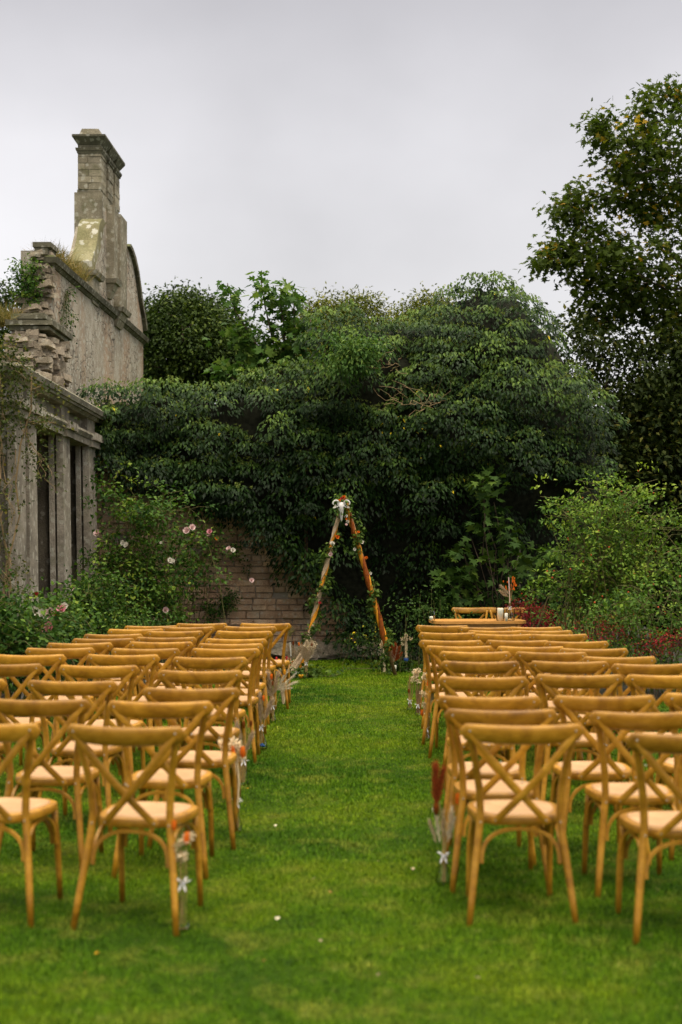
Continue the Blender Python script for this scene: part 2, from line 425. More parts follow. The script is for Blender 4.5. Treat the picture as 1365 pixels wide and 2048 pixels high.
M['portico'] = stone_mat('weathered portico stone', ((0.15, 0.13, 0.108), (0.29, 0.255, 0.215), (0.43, 0.39, 0.34)), lichen=0.5, moss=0.5, stain=0.6)
M['porticodark'] = stone_mat('damp stone with painted shade', ((0.014, 0.012, 0.009), (0.032, 0.027, 0.020), (0.075, 0.064, 0.048)), lichen=0.25, moss=0.5, stain=0.7)  # real damp plus the climber's shade, both put into this dark copy
M['gable'] = stone_mat('harled gable stone', ((0.24, 0.20, 0.165), (0.44, 0.385, 0.32), (0.58, 0.53, 0.46)), lichen=0.9, moss=0.25, stain=0.45, ochre=0.6, rubble=True)
M['chimney'] = stone_mat('mossy chimney stone', ((0.13, 0.115, 0.08), (0.27, 0.24, 0.18), (0.42, 0.38, 0.31)), lichen=0.55, moss=0.6, stain=0.6, isl=True)
M['cap'] = stone_mat('dark mossy coping', ((0.07, 0.066, 0.045), (0.13, 0.12, 0.085), (0.22, 0.20, 0.15)), lichen=0.35, moss=0.8, stain=0.6)
M['rubble'] = stone_mat('broken rubble', ((0.20, 0.16, 0.125), (0.33, 0.275, 0.22), (0.45, 0.39, 0.32)), lichen=0.3, moss=0.25, stain=0.3, bs=0.8, isl=True)
M['brick'] = stone_mat('worn red sandstone block', ((0.34, 0.20, 0.13), (0.58, 0.385, 0.26), (0.74, 0.58, 0.44)), lichen=0.35, moss=0.15, stain=0.35, bscale=1.4, bs=0.9, isl=True)
M['mortar'] = stone_mat('lime mortar', ((0.18, 0.145, 0.115), (0.30, 0.25, 0.21), (0.42, 0.37, 0.32)), lichen=0.3, moss=0.1, stain=0.4, bscale=2)
# lawn
def lawn_nodes(t, v):
    f = noise(t, v, 0.55, 4, 0.6); f2 = noise(t, v, 3.2, 4, 0.65); f3 = noise(t, v, 14, 2, 0.6)
    c = ramp(t, f, [(0.32, (0.028, 0.092, 0.002)), (0.5, (0.088, 0.180, 0.003)), (0.68, (0.165, 0.240, 0.005))])
    c = mixc(t, ramp(t, f2, [(0.50, (0, 0, 0)), (0.72, (0.62,) * 3)]), c, (0.27, 0.28, 0.040))
    c = mixc(t, ramp(t, f2, [(0.28, (0.6,) * 3), (0.44, (0, 0, 0))]), c, (0.026, 0.080, 0.003))
    c = mixc(t, ramp(t, f3, [(0.60, (0, 0, 0)), (0.73, (0.5,) * 3)]), c, (0.24, 0.27, 0.06))
    c = mixc(t, ramp(t, f3, [(0.30, (0.7,) * 3), (0.42, (0, 0, 0))]), c, (0.022, 0.070, 0.003))
    return c, f2
m, t, b, o = mat_new('lawn turf')
g = t.nodes.new('ShaderNodeNewGeometry'); c, hh = lawn_nodes(t, g.outputs['Position'])
c = mixc(t, 1.0, c, (0.35, 0.36, 0.3), 'MULTIPLY')
t.links.new(c, b.inputs['Base Color']); b.inputs['Roughness'].default_value = 1; b.inputs['Specular IOR Level'].default_value = 0.1
bump(t, b, noise(t, g.outputs['Position'], 60, 3), 0.6, 0.03)
M['turf'] = m
m, t, b, o = mat_new('grass blade')
g = t.nodes.new('ShaderNodeNewGeometry'); c, hh = lawn_nodes(t, g.outputs['Position'])
a = t.nodes.new('ShaderNodeAttribute'); a.attribute_name = 'tint'
c = mixc(t, 1.0, c, ramp(t, a.outputs['Fac'], [(0, (0.55, 0.62, 0.5)), (0.6, (1.1, 1.05, 1.0)), (0.93, (1.5, 1.35, 1.5)), (1, (2.2, 1.7, 2.6))]), 'MULTIPLY')
t.links.new(c, b.inputs['Base Color']); b.inputs['Roughness'].default_value = 0.7; b.inputs['Specular IOR Level'].default_value = 0.08
tr = t.nodes.new('ShaderNodeBsdfTranslucent'); t.links.new(c, tr.inputs[0])
mxs = t.nodes.new('ShaderNodeMixShader'); mxs.inputs[0].default_value = 0.2
t.links.new(b.outputs[0], mxs.inputs[1]); t.links.new(tr.outputs[0], mxs.inputs[2]); t.links.new(mxs.outputs[0], o.inputs[0])
M['blade'] = m
m, t, b, o = mat_new('soil'); v = coords(t)
t.links.new(ramp(t, noise(t, v, 8, 5), [(0.3, (0.010, 0.009, 0.005)), (0.7, (0.032, 0.030, 0.014))]), b.inputs['Base Color']); b.inputs['Roughness'].default_value = 1
M['soil'] = m

# ---- leaf clouds in numpy
rng = np.random.default_rng(11)
TPL = {
 'oval': (np.array([(0, 0, 0), (0.38, -0.5, 0.10), (1, 0, -0.06), (0.38, 0.5, 0.10), (0.42, 0, 0)], float), [(0, 1, 2, 4), (0, 4, 2, 3)]),
 'maple': (np.array([(0, 0, 0), (-.08, -.30, .0), (.18, -.55, .05), (.30, -.24, .03), (.62, -.50, .02), (.60, -.16, .03), (1.0, 0, -.08), (.60, .16, .03), (.62, .50, .02), (.30, .24, .03), (.18, .55, .05), (-.08, .30, .0), (.3, 0, -.03)], float),
           [(12, 0, 1), (12, 1, 2), (12, 2, 3), (12, 3, 4), (12, 4, 5), (12, 5, 6), (12, 6, 7), (12, 7, 8), (12, 8, 9), (12, 9, 10), (12, 10, 11), (12, 11, 0)]),
 'blade': (np.array([(0, -.5, 0), (0, .5, 0), (.55, .38, .05), (.55, -.38, .05), (1, 0, -.12)], float), [(0, 1, 2, 3), (3, 2, 4)]),
}
def unit(a):
    return a / np.maximum(np.linalg.norm(a, axis=1, keepdims=True), 1e-9)
def leaf_mesh(name, P, D, N, L, W, tint, tpl='oval', mat=None):
    tv, tf = TPL[tpl]
    P = np.asarray(P, float); n = len(P); D = unit(np.asarray(D, float)); N = np.asarray(N, float)
    B = np.cross(D, N); bad = np.linalg.norm(B, axis=1) < 1e-4; B[bad] = np.cross(D[bad], np.array([0.31, 0.62, 0.72])); B = unit(B); N = np.cross(B, D)
    L = np.broadcast_to(np.asarray(L, float), (n,)); W = np.broadcast_to(np.asarray(W, float), (n,))
    k = len(tv)
    V = P[:, None, :] + tv[None, :, 0, None] * L[:, None, None] * D[:, None, :] + tv[None, :, 1, None] * W[:, None, None] * B[:, None, :] + tv[None, :, 2, None] * L[:, None, None] * N[:, None, :]
    V = V.reshape(-1, 3)
    flat = np.concatenate([np.array(f) for f in tf]); sizes = np.array([len(f) for f in tf])
    loops = (np.arange(n)[:, None] * k + flat[None, :]).reshape(-1)
    tot = np.tile(sizes, n); start = np.concatenate([[0], np.cumsum(tot)[:-1]])
    me = bpy.data.meshes.new(name)
    me.vertices.add(len(V)); me.vertices.foreach_set('co', V.astype(np.float32).reshape(-1))
    me.loops.add(len(loops)); me.loops.foreach_set('vertex_index', loops.astype(np.int32))
    me.polygons.add(len(tot)); me.polygons.foreach_set('loop_start', start.astype(np.int32)); me.polygons.foreach_set('loop_total', tot.astype(np.int32))
    at = me.attributes.new('tint', 'FLOAT', 'POINT'); at.data.foreach_set('value', np.repeat(np.clip(tint, 0, 1), k).astype(np.float32))
    me.update(calc_edges=True)
    if mat: me.materials.append(mat)
    return me
def vnoise(P, s, seed=0):
    """cheap smooth 3d noise from sines, -1..1"""
    r = np.random.default_rng(seed); out = np.zeros(len(P))
    for i in range(6):
        k = r.normal(size=3) * s * (1 + 0.35 * i); out += np.sin(P @ k + r.uniform(0, 6.28)) / (1 + 0.25 * i)
    return out / 3.0
def in_poly(x, y, poly):
    inside = np.zeros(len(x), bool); j = len(poly) - 1
    for i in range(len(poly)):
        xi, yi = poly[i]; xj, yj = poly[j]
        c = ((yi > y) != (yj > y)) & (x < (xj - xi) * (y - yi) / (yj - yi + 1e-12) + xi)
        inside ^= c; j = i
    return inside
def edge_dist(x, y, poly):
    d = np.full(len(x), 1e9)
    for i in range(len(poly)):
        x0, y0 = poly[i - 1]; x1, y1 = poly[i]
        dx, dy = x1 - x0, y1 - y0; tt = np.clip(((x - x0) * dx + (y - y0) * dy) / (dx * dx + dy * dy + 1e-12), 0, 1)
        d = np.minimum(d, np.hypot(x - x0 - tt * dx, y - y0 - tt * dy))
    return d
def poly_world(poly_px, Y): return [(gx(a, Y), gz(b, Y)) for a, b in poly_px]
def sample_volume(polyw, Y, depth, n, gap=None, gs=1.2, seed=0):
    """points inside a crown whose outline (x,z) is polyw, thickness up to depth"""
    r = np.random.default_rng(seed); xs = [p[0] for p in polyw]; zs = [p[1] for p in polyw]
    out = np.zeros((0, 3))
    while len(out) < n:
        x = r.uniform(min(xs), max(xs), n * 2); z = r.uniform(min(zs), max(zs), n * 2)
        k = in_poly(x, z, polyw); x, z = x[k], z[k]
        d = np.clip(edge_dist(x, z, polyw) / (depth * 0.8), 0, 1)
        y = Y + r.uniform(-1, 1, len(x)) * depth * np.sqrt(1 - (1 - d) ** 2)
        P = np.stack([x, y, z], 1)
        if gap is not None: P = P[vnoise(P, gs, seed + 5) > gap]
        out = np.concatenate([out, P])
    return out[:n]
def leaf_clusters(C, per, spread, L, W, seed=0, droop=0.5, tint_top=0.3, flat=0.6, tpl='oval', name='foliage', mat=None, parent=None, tintbase=0.4):
    r = np.random.default_rng(seed); n = len(C) * per
    P = np.repeat(C, per, 0); off = r.normal(size=(n, 3)) * np.array([1, 1, flat]) * spread * 0.5; P = P + off
    outw = unit(off + 1e-6)
    D = outw * 0.8 + r.normal(size=(n, 3)) * 0.5 + np.array([0, 0, -droop])
    N = r.normal(size=(n, 3)) * 0.45 + np.array([0, -0.15, 1.0])
    cl = np.repeat(r.normal(size=len(C)) * 0.21, per)
    tint = tintbase + cl + r.normal(size=n) * 0.12 + tint_top * off[:, 2] / (spread + 1e-6)
    me = leaf_mesh(name, P, D, N, L * r.uniform(0.7, 1.25, n), W * r.uniform(0.7, 1.25, n), tint, tpl, mat)
    return link(name, me, mat, parent)
def wander(a, b, n=6, amp=0.1, sag=0.0):
    a = Vector(a); b = Vector(b); d = (b - a); L = d.length; pts = []
    ox = oy = oz = 0
    for i in range(n + 1):
        t_ = i / n; p = a.lerp(b, t_)
        e_ = math.sin(PI * t_)
        p += Vector((random.uniform(-1, 1), random.uniform(-1, 1), random.uniform(-.6, .6))) * amp * L * e_ * 0.5
        p.z += sag * L * e_
        pts.append(p)
    return pts
def join_branches(mb, trunk_pts, C, step, r0=0.02, n=4, seed=0, maxn=200):
    """thin limbs from cluster centres towards the nearest trunk/limb point"""
    r = random.Random(seed); anchors = [Vector(p) for p in trunk_pts]
    idx = list(range(0, len(C), step))[:maxn]
    pts = sorted([Vector(C[i]) for i in idx], key=lambda p: min((p - a).length for a in anchors[:]))
    for p in pts:
        a = min(anchors, key=lambda q: (p - q).length + max(0, q.z - p.z) * 1.5)
        L = (p - a).length
        pp = wander(a, p, 4, 0.18, 0.04)
        rr = r0 * min(1.6, 0.4 + L)
        mb.tube(pp, [rr * (1 - 0.17 * i) for i in range(5)], n)
        anchors += [pp[2], pp[3], pp[4]]

# ------------------------------------------------------------------ ground
mb = MB(); nx, ny = 60, 70
xs = np.concatenate([np.linspace(-250, -12, 10, endpoint=False), np.linspace(-12, 12, 41), np.linspace(12, 250, 10)[1:]])
ys = np.concatenate([np.linspace(-100, -2, 5, endpoint=False), np.linspace(-2, 22, 45), np.linspace(22, 400, 10)[1:]])
vs = []
for y in ys:
    for x in xs: vs.append((x, y, 0.012 * math.sin(x * 1.7 + y) * math.sin(y * 1.3) if abs(x) < 12 and -2 < y < 22 else 0))
fs = [(j * len(xs) + i, j * len(xs) + i + 1, (j + 1) * len(xs) + i + 1, (j + 1) * len(xs) + i) for j in range(len(ys) - 1) for i in range(len(xs) - 1)]
mb.add(vs, fs)
tag(mb.build('lawn', M['turf'], smooth=True), kind='structure')

def grass(name, y0, y1, dens, L, W, seed):
    dens *= 1.45; L *= .66; W *= .80; dens *= 1.15
    r = np.random.default_rng(seed)
    A = (y1 - y0) * 0.56 * (y0 + y1) / 2 + (y1 - y0) * 3.4
    n = int(A * dens)
    y = r.uniform(y0, y1, int(n * 1.6)); x = r.uniform(-1, 1, len(y)) * (0.28 * y1 + 1.7)
    k = np.abs(x) < 0.28 * y + 1.7; x, y = x[k][:n], y[k][:n]
    # keep the blades off the beds and the wall foot
    k = ~((x > 0.115 * y + 0.9) & (y > 15.2)) & ~((x < -0.8 - 0.06 * y) & (y > 15.8)); x, y = x[k], y[k]
    n = len(x)
    P = np.stack([x, y, 0.012 * np.sin(x * 1.7 + y) * np.sin(y * 1.3) - 0.002], 1)
    az = r.uniform(0, 2 * PI, n); tl = np.clip(np.abs(r.normal(size=n)) * 0.65 + 0.25, 0, 1.45)
    D = np.stack([np.sin(tl) * np.cos(az), np.sin(tl) * np.sin(az), np.cos(tl)], 1)
    N = np.stack([np.cos(az) * np.cos(tl), np.sin(az) * np.cos(tl), -np.sin(tl)], 1) * -1
    hn = 1 + 0.35 * vnoise(P, 3.0, 4)
    return leaf_mesh(name, P, D, N, L * r.uniform(0.5, 1.3, n) * hn, W * r.uniform(0.7, 1.3, n), r.uniform(0, 1, n) ** 1.4, 'blade', M['blade'])
parts = [grass('lawn_grass', 4.1, 7.2, 9000, 0.036, 0.0042, 1), grass('g2', 7.2, 12, 4600, 0.036, 0.0060, 2), grass('g3', 12, 20.4, 2300, 0.038, 0.0085, 3)]
# one object: merge the three meshes in numpy
def merge(meshes, name, mat):
    V = []; Lp = []; T = []; A_ = []; off = 0
    for me in meshes:
        v = np.zeros(len(me.vertices) * 3, np.float32); me.vertices.foreach_get('co', v); V.append(v)
        l = np.zeros(len(me.loops), np.int32); me.loops.foreach_get('vertex_index', l); Lp.append(l + off)
        t_ = np.zeros(len(me.polygons), np.int32); me.polygons.foreach_get('loop_total', t_); T.append(t_)
        a_ = np.zeros(len(me.vertices), np.float32); me.attributes['tint'].data.foreach_get('value', a_); A_.append(a_)
        off += len(me.vertices)
    V = np.concatenate(V); Lp = np.concatenate(Lp); T = np.concatenate(T); A_ = np.concatenate(A_)
    me = bpy.data.meshes.new(name); me.vertices.add(len(V) // 3); me.vertices.foreach_set('co', V)
    me.loops.add(len(Lp)); me.loops.foreach_set('vertex_index', Lp); me.polygons.add(len(T))
    st = np.concatenate([[0], np.cumsum(T)[:-1]]).astype(np.int32); me.polygons.foreach_set('loop_start', st); me.polygons.foreach_set('loop_total', T)
    at = me.attributes.new('tint', 'FLOAT', 'POINT'); at.data.foreach_set('value', A_); me.update(calc_edges=True); me.materials.append(mat)
    for q in meshes: bpy.data.meshes.remove(q)
    return me
tag(link('grass', merge(parts, 'grass', M['blade']), None), 'short mown green grass with paler yellowish patches', 'grass', kind='stuff')
# planting beds (bare soil) at either side under the shrubs
mb = MB(); mb.add([(1.9, 15.3, 0.02), (6.2, 14.6, 0.02), (6.2, 30, 0.02), (3.2, 22, 0.02), (2.6, 17.6, 0.02)], [(0, 1, 2, 3, 4)])
mb.add([(-8, 12.0, 0.02), (-3.2, 12.6, 0.02), (-2.6, 15.6, 0.02), (-1.75, 17.6, 0.02), (-1.6, 20.5, 0.02), (-8, 20.5, 0.02)], [(0, 1, 2, 3, 4, 5)])
tag(mb.build('soil_beds', M['soil']), kind='structure')

# ------------------------------------------------------------------ ruin: portico
por = thing('ruined_portico', 'grey lichened stone portico with tall pilasters and moulded cornice at the left', 'ruin', (-3.4, 15.3, 0))
def place(o, root):     # world-space mesh under a root that stands elsewhere
    o.location = -Vector(root.location); return o
def lean(mb):
    mb.v = [(x - 0.014 * z if z > 0 else x, y, z) for x, y, z in mb.v]; return mb
XF = -3.41
PW = [(14.93, 15.40, 1), (15.57, 15.98, 1), (17.50, 17.95, 1), (19.30, 19.86, 1)]

M['porticomid'] = stone_mat('shaded reveal stone', ((0.05, 0.042, 0.032), (0.10, 0.085, 0.065), (0.17, 0.15, 0.115)), lichen=0.3, moss=0.4, stain=0.6)  # darker copy of the portico stone, shade of the reveals in its colour
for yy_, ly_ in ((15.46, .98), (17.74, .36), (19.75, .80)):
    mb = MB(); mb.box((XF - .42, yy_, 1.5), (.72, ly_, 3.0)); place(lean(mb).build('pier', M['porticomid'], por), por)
mb = MB(); mb.box((XF - .42, 17.60, 3.19), (.68, 5.30, .385))
place(lean(mb).build('frieze', M['portico'], por), por)
for y0, y1, _ in PW:
    mb = MB()
    mb.box((XF - .015, (y0 + y1) / 2, 1.53), (.085, y1 - y0, 2.94)); mb.box((XF - .01, (y0 + y1) / 2, .06), (.13, y1 - y0 + .06, .118))
    mb.box((XF - .035, (y0 + y1) / 2, 3.28), (.10, y1 - y0, .19))
    place(lean(mb).build('pilaster', M['portico'], por), por)
for y in (17.50, 19.28):                    # inner jamb strips beside the openings
    mb = MB(); mb.box((XF - .115, y, 1.5), (.06, .06, 2.99))
    place(lean(mb).build('jamb', M['portico'], por), por)
mb = MB()
def mould(mb, z0, z1, o0, o1):
    """moulding course running along the front and returning along the near end"""
    vs = []
    for z, o_ in ((z0, o0), (z1, o1)):
        vs += [(-6.2, 14.93 - o_, z), (XF + o_, 14.93 - o_, z), (XF + o_, 20.4, z), (XF - .8, 20.4, z), (XF - .8, 16.0, z), (-6.2, 16.0, z)]
    mb.add(vs, [(0, 1, 7, 6), (1, 2, 8, 7), (2, 3, 9, 8), (3, 4, 10, 9), (4, 5, 11, 10), (5, 0, 6, 11), (6, 7, 8, 9, 10, 11), (5, 4, 3, 2, 1, 0)])
mould(mb, 3.00, 3.08, .045, .05); mould(mb, 3.083, 3.13, .065, .10); mould(mb, 3.133, 3.17, .10, .085)
for y0, y1, _ in PW:
    mb.box((XF + .04, (y0 + y1) / 2, 3.03), (.10, y1 - y0 + .05, .085)); mb.box((XF + .06, (y0 + y1) / 2, 3.126), (.14, y1 - y0 + .09, .10))
place(lean(mb).build('architrave', M['portico'], por), por)
mb = MB()
mould(mb, 3.375, 3.41, .04, .08); mould(mb, 3.413, 3.44, .11, .115); mould(mb, 3.443, 3.50, .14, .165); mould(mb, 3.503, 3.54, .15, .12)
place(lean(mb).build('cornice', M['portico'], por), por)
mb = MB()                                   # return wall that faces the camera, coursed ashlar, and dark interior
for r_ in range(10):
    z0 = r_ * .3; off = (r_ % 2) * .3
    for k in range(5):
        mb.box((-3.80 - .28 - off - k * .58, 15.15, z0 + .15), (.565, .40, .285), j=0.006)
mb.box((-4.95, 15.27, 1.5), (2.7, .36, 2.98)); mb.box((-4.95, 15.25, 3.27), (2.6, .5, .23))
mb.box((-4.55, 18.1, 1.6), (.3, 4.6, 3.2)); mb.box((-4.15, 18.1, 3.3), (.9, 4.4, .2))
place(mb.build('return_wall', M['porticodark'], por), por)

# ------------------------------------------------------------------ ruin: gable and chimney
SL = 0.0318
def WU(px, py=None):
    u = 5.12 / (SL - (px - 682.5) / FPX)
    return u if py is None else (u, H + (HY - py) * u / FPX)
def G(u, z, w): return (-5.12 + SL * u + w, u, z)
gab = thing('ruined_gable', 'tall weathered stone gable wall with string course and broken near end, left', 'ruin', G(21.7, 0, 0))
def slab(mb, poly, w0, w1, jit=0):
    n = len(poly); a = [G(u, z, w1) for u, z in poly]; b_ = [G(u, z, w0) for u, z in poly]
    fs = [tuple(range(n)), tuple(range(2 * n - 1, n - 1, -1))] + [(i, i + n, (i + 1) % n + n, (i + 1) % n) for i in range(n)]
    mb.add(a + b_, [tuple(reversed(f)) for f in fs])
def gbox(mb, u0, u1, z0, z1, w0, w1, o=0.0, flare=0.0):
    vs = []
    for z, q in ((z0, o), (z1, o + flare)):
        vs += [G(u0 - q, z, w0 - q), G(u0 - q, z, w1 + q), G(u1 + q, z, w1 + q), G(u1 + q, z, w0 - q)]
    mb.add(vs, [(0, 3, 2, 1), (4, 5, 6, 7), (0, 1, 5, 4), (1, 2, 6, 5), (2, 3, 7, 6), (3, 0, 4, 7)])
mb = MB()
poly = [(21.75, 0), (WU(287), 0), WU(287, 683), WU(286, 655)]
for a in ((284, 640), (281, 622), (277, 600), (273, 570), (269, 542), (263, 515), (257, 497), (252, 488), (246, 470)): poly.append(WU(*a))
poly += [(27.0, 8.0), (25.62, 7.75)] + [WU(*a) for a in ((207, 433), (206, 446), (203, 462), (199, 482), (195, 500), (188, 520), (184, 524))]
poly += [WU(184, 583), WU(150, 556), WU(130, 535), WU(118, 520), WU(104, 503), (21.75, WU(100, 498)[1])]
slab(mb, poly, -.47, 0)
place(mb.build('gable_wall', M['gable'], gab), gab)
mb = MB()                                   # string course
zs_ = WU(176, 583)[1]
for (z0, z1, a, f_) in ((zs_ - .10, zs_ - .06, .02, .04), (zs_ - .055, zs_ + .03, .085, .03), (zs_ + .033, zs_ + .07, .08, -.04)):
    gbox(mb, 21.75, WU(287) + .02, z0, z1, -.1, 0, a, f_)

rr_ = random.Random(4); uu = 21.68
while uu < 24.3:
    l_ = rr_.uniform(.18, .42); hh_ = max(.02, .15 - (uu - 21.7) * .10 + rr_.uniform(-.05, .04)); gbox(mb, uu + .006, uu + l_, zs_ + .072, zs_ + .072 + hh_, -.24 + rr_.uniform(-.03, .03), -.03 + rr_.uniform(-.02, .02)); 
    if hh_ > .10: gbox(mb, uu, uu + l_ - .006, zs_ + .075 + hh_, zs_ + .15 + hh_, -.26, .0, .01, .0)
    uu += l_
place(mb.build('string_course', M['cap'], gab), gab)
mb = MB()                                   # scrolled kneeler in front of the chimney
sc_ = [(184, 548), (184, 524), (188, 512), (193, 497), (196, 482), (198, 466), (200, 452), (203, 444), (207, 440)]
pts = [WU(*a) for a in sc_]
ring = [[G(u - .10, z, -.36), G(u - .10, z, .015), G(u + .25, z, .015), G(u + .25, z, -.36)] for u, z in pts]
mb.loft(ring)
place(mb.build('scroll', stone_mat('yellow lichened scroll stone', ((0.17, 0.15, 0.08), (0.26, 0.235, 0.13), (0.36, 0.33, 0.22)), lichen=0.95, moss=0.35, stain=0.25, bscale=0.6), gab), gab)
mb = MB(); u_, z_ = WU(184, 548); gbox(mb, u_ - .05, u_ + .5, z_ - .5, z_ - .04, -.42, .03); gbox(mb, u_ - .05, u_ + .52, z_ - .035, z_ + .05, -.42, .02, .07, .03)
place(mb.build('kneeler', M['chimney'], gab), gab)
mb = MB()                                   # far curved coping
cp = [WU(*a) for a in ((254, 488), (259, 497), (265, 515), (271, 542), (275, 570), (279, 600), (283, 622), (286, 640), (288, 657))]
mb.loft([[G(u - .05, z - .05, -.40), G(u - .02, z - .05, .07), G(u + .09, z + .02, .07), G(u + .09, z + .02, -.40)] for u, z in cp])
place(mb.build('coping', M['cap'], gab), gab)
# shafts running down the gable
for (u0, u1, zb, w1) in ((26.02, 26.36, WU(226, 585)[1], .14), (26.72, 27.38, WU(240, 640)[1], .13)):
    mb = MB(); gbox(mb, u0, u1, zb + .1, 7.9, -.05, w1)
    gbox(mb, u0 - .01, u1 + .01, zb + .06, zb + .14, -.03, w1, .05, .03); gbox(mb, u0 + .02, u1 - .02, zb - .06, zb + .055, -.03, w1 - .03, .0, .04); gbox(mb, u0 + .06, u1 - .06, zb - .2, zb - .063, -.03, w1 - .09, .0, .05)
    place(mb.build('shaft', M['chimney'], gab), gab)
# broken rubble at the near end of the wall
def rubble(mb, n, x0, x1, y, z0, z1, s0=.07, s1=.17, yj=.12, cond=None):
    for i in range(n):
        x = random.uniform(x0, x1); z = random.uniform(z0, z1)
        if cond and not cond(x, z): continue
        s = random.uniform(s0, s1); tl = Matrix.Rotation(random.uniform(-.25, .25), 3, 'Y') @ Matrix.Rotation(random.uniform(-.2, .2), 3, 'X')
        mb.box((x, y + random.uniform(-yj, yj), z), (s * random.uniform(1, 1.9), s * 1.6, s * random.uniform(.5, .9)), rz=random.uniform(-.4, .4), j=s * .14, taper=random.uniform(.75, 1), tilt=tl)
XE = G(21.7, 0, 0)[0]
mb = MB(); zt = WU(100, 498)[1]
rubble(mb, 230, XE - .46, XE - .02, 21.72, 4.3, zt - .05, .06, .13, .07, lambda x, z: x > XE - .22 or z < zt - .75)
rubble(mb, 90, XE - .50, XE - .15, 21.6, 4.3, zt - .9, .06, .12, .10)
place(mb.build('broken_end', M['rubble'], gab), gab)
# lower stub in front with its own ledge
mb = MB(); zc = gz(652, 20.4)
mb.box((-4.45, 21.0, zc / 2 - .1), (.52, 1.4, zc - .2)); rubble(mb, 260, -4.74, -4.20, 20.32, 3.2, zc - .1, .06, .14, .08); rubble(mb, 90, -4.20, -4.17, 20.9, 3.2, zc - .15, .08, .16, .4)
place(mb.build('stub_wall', M['rubble'], gab), gab)
mb = MB(); mb.box((-4.44, 21.0, zc + .03), (.66, 1.55, .08), j=.01); mb.box((-4.44, 21.0, zc - .05), (.58, 1.47, .065), j=.01); mb.box((-4.47, 21.0, zc + .12), (.50, 1.4, .08), j=.02)
place(mb.build('ledge', M['cap'], gab), gab)

chim = thing('stone_chimney', 'tall triple-flued stone chimney stack with flared cornice caps on the gable', 'chimney', G(26.5, 6.5, -.25))
mb = MB(); gbox(mb, 25.62, 27.45, 6.3, 8.03, -.50, -.004); gbox(mb, 25.66, 27.4, 8.03, 8.09, -.46, -.04)
place(mb.build('base', M['chimney'], chim), chim)
FL = ((25.64, 26.10), (26.30, 26.76), (26.96, 27.42))
for u0, u1 in FL:
    mb = MB()
    nrow = 6; zz = 8.09
    for r_ in range(nrow):       # ashlar courses
        h_ = (8.80 - 8.09) / nrow; j_ = random.uniform(-.006, .006)
        sp_ = random.uniform(.3, .7)
        gbox(mb, u0 + j_, u1 - .002, zz + .004, zz + h_ - .004, -.44, -.44 + .42 * sp_ - .005); gbox(mb, u0 - j_, u1, zz + .004, zz + h_ - .004, -.44 + .42 * sp_ + .005, -.02 + j_)
        zz += h_
    gbox(mb, u0 + .015, u1 - .015, 8.05, 8.9, -.425, -.035)
    place(mb.build('flue', M['chimney'], chim), chim)
    mb = MB(); gbox(mb, u0, u1, 8.74, 8.78, -.44, -.02, .012, .01); gbox(mb, u0, u1, 8.783, 8.83, -.44, -.02, .03, .012)
    gbox(mb, u0, u1, 8.90, 9.02, -.44, -.02, .01, .08); gbox(mb, u0, u1, 9.023, 9.06, -.44, -.02, .09, .0); gbox(mb, u0, u1, 8.835, 8.898, -.44, -.02, .0, .0)
    place(mb.build('cap', M['cap'], chim), chim)
    mb = MB(); gbox(mb, u0 + .03, u1 - .03, 9.062, 9.20, -.41, -.05, .02, -.05)
    place(mb.build('crown_block', M['chimney'], chim), chim)
mb = MB(); gbox(mb, 26.0, 27.1, 8.08, 8.9, -.36, -.16)
place(mb.build('core', M['cap'], chim), chim)
gbm = MB()

# plants growing on the ruins
def tuft(name, label, C, n, L, seed, mat='straw', spread=.12, group=None):
    r = np.random.default_rng(seed); C = np.asarray(C, float)
    P = np.repeat(C, n, 0) + r.normal(size=(len(C) * n, 3)) * np.array([spread, spread, .02]); m_ = len(P)
    D = r.normal(size=(m_, 3)) * np.array([.6, .6, .2]) + np.array([0, 0, .7]); N = r.normal(size=(m_, 3))
    o = link(name, leaf_mesh(name, P, D, N, L * r.uniform(.5, 1.2, m_), .008, r.uniform(0, 1, m_), 'blade', M[mat]), None)
    return tag(o, label, 'plant', group)
ct = [G(u, WU(120, 520)[1] + .05, -.15 - .1 * (i % 2)) for i, u in enumerate(np.linspace(22.3, 24.3, 11))]
tuft('grass_tuft', 'dry brown grass growing along the broken gable wall top', ct, 130, .30, 5, group='plants on the ruins')
tuft('grass_tuft', 'tan grass tuft on the ledge left of the broken stub wall', [(-4.8 - .08 * i, 20.5, zc + .05) for i in range(6)], 120, .34, 6, group='plants on the ruins')
cw = np.array([(XE - .34 + random.uniform(-.16, .16), 21.6 + random.uniform(-.15, .15), random.uniform(zt - .85, zt - .15)) for _ in range(45)])
o = leaf_clusters(cw, 26, .16, .06, .035, 21, mat=M['rosedark'], name='wall_plant', tintbase=.5)
tag(o, 'green leafy plant clinging to the broken top of the gable end', 'plant', 'plants on the ruins')
cw = np.array([G(random.uniform(22.1, 23.1), random.uniform(4.9, 5.75), .03) for _ in range(22)])
o = thing('wall_plant', None, None, tuple(cw[0])); place(leaf_clusters(cw, 14, .14, .05, .03, 22, mat=M['rosedark'], name='foliage', parent=o, tintbase=.35), o)
mb = MB(); [mb.tube([cw[0], cw[i]], .003, 3) for i in range(1, len(cw))]; place(mb.build('stems', M['cane'], o), o)
tag(o, 'small green creeper below the string course on the gable face', 'plant', 'plants on the ruins')

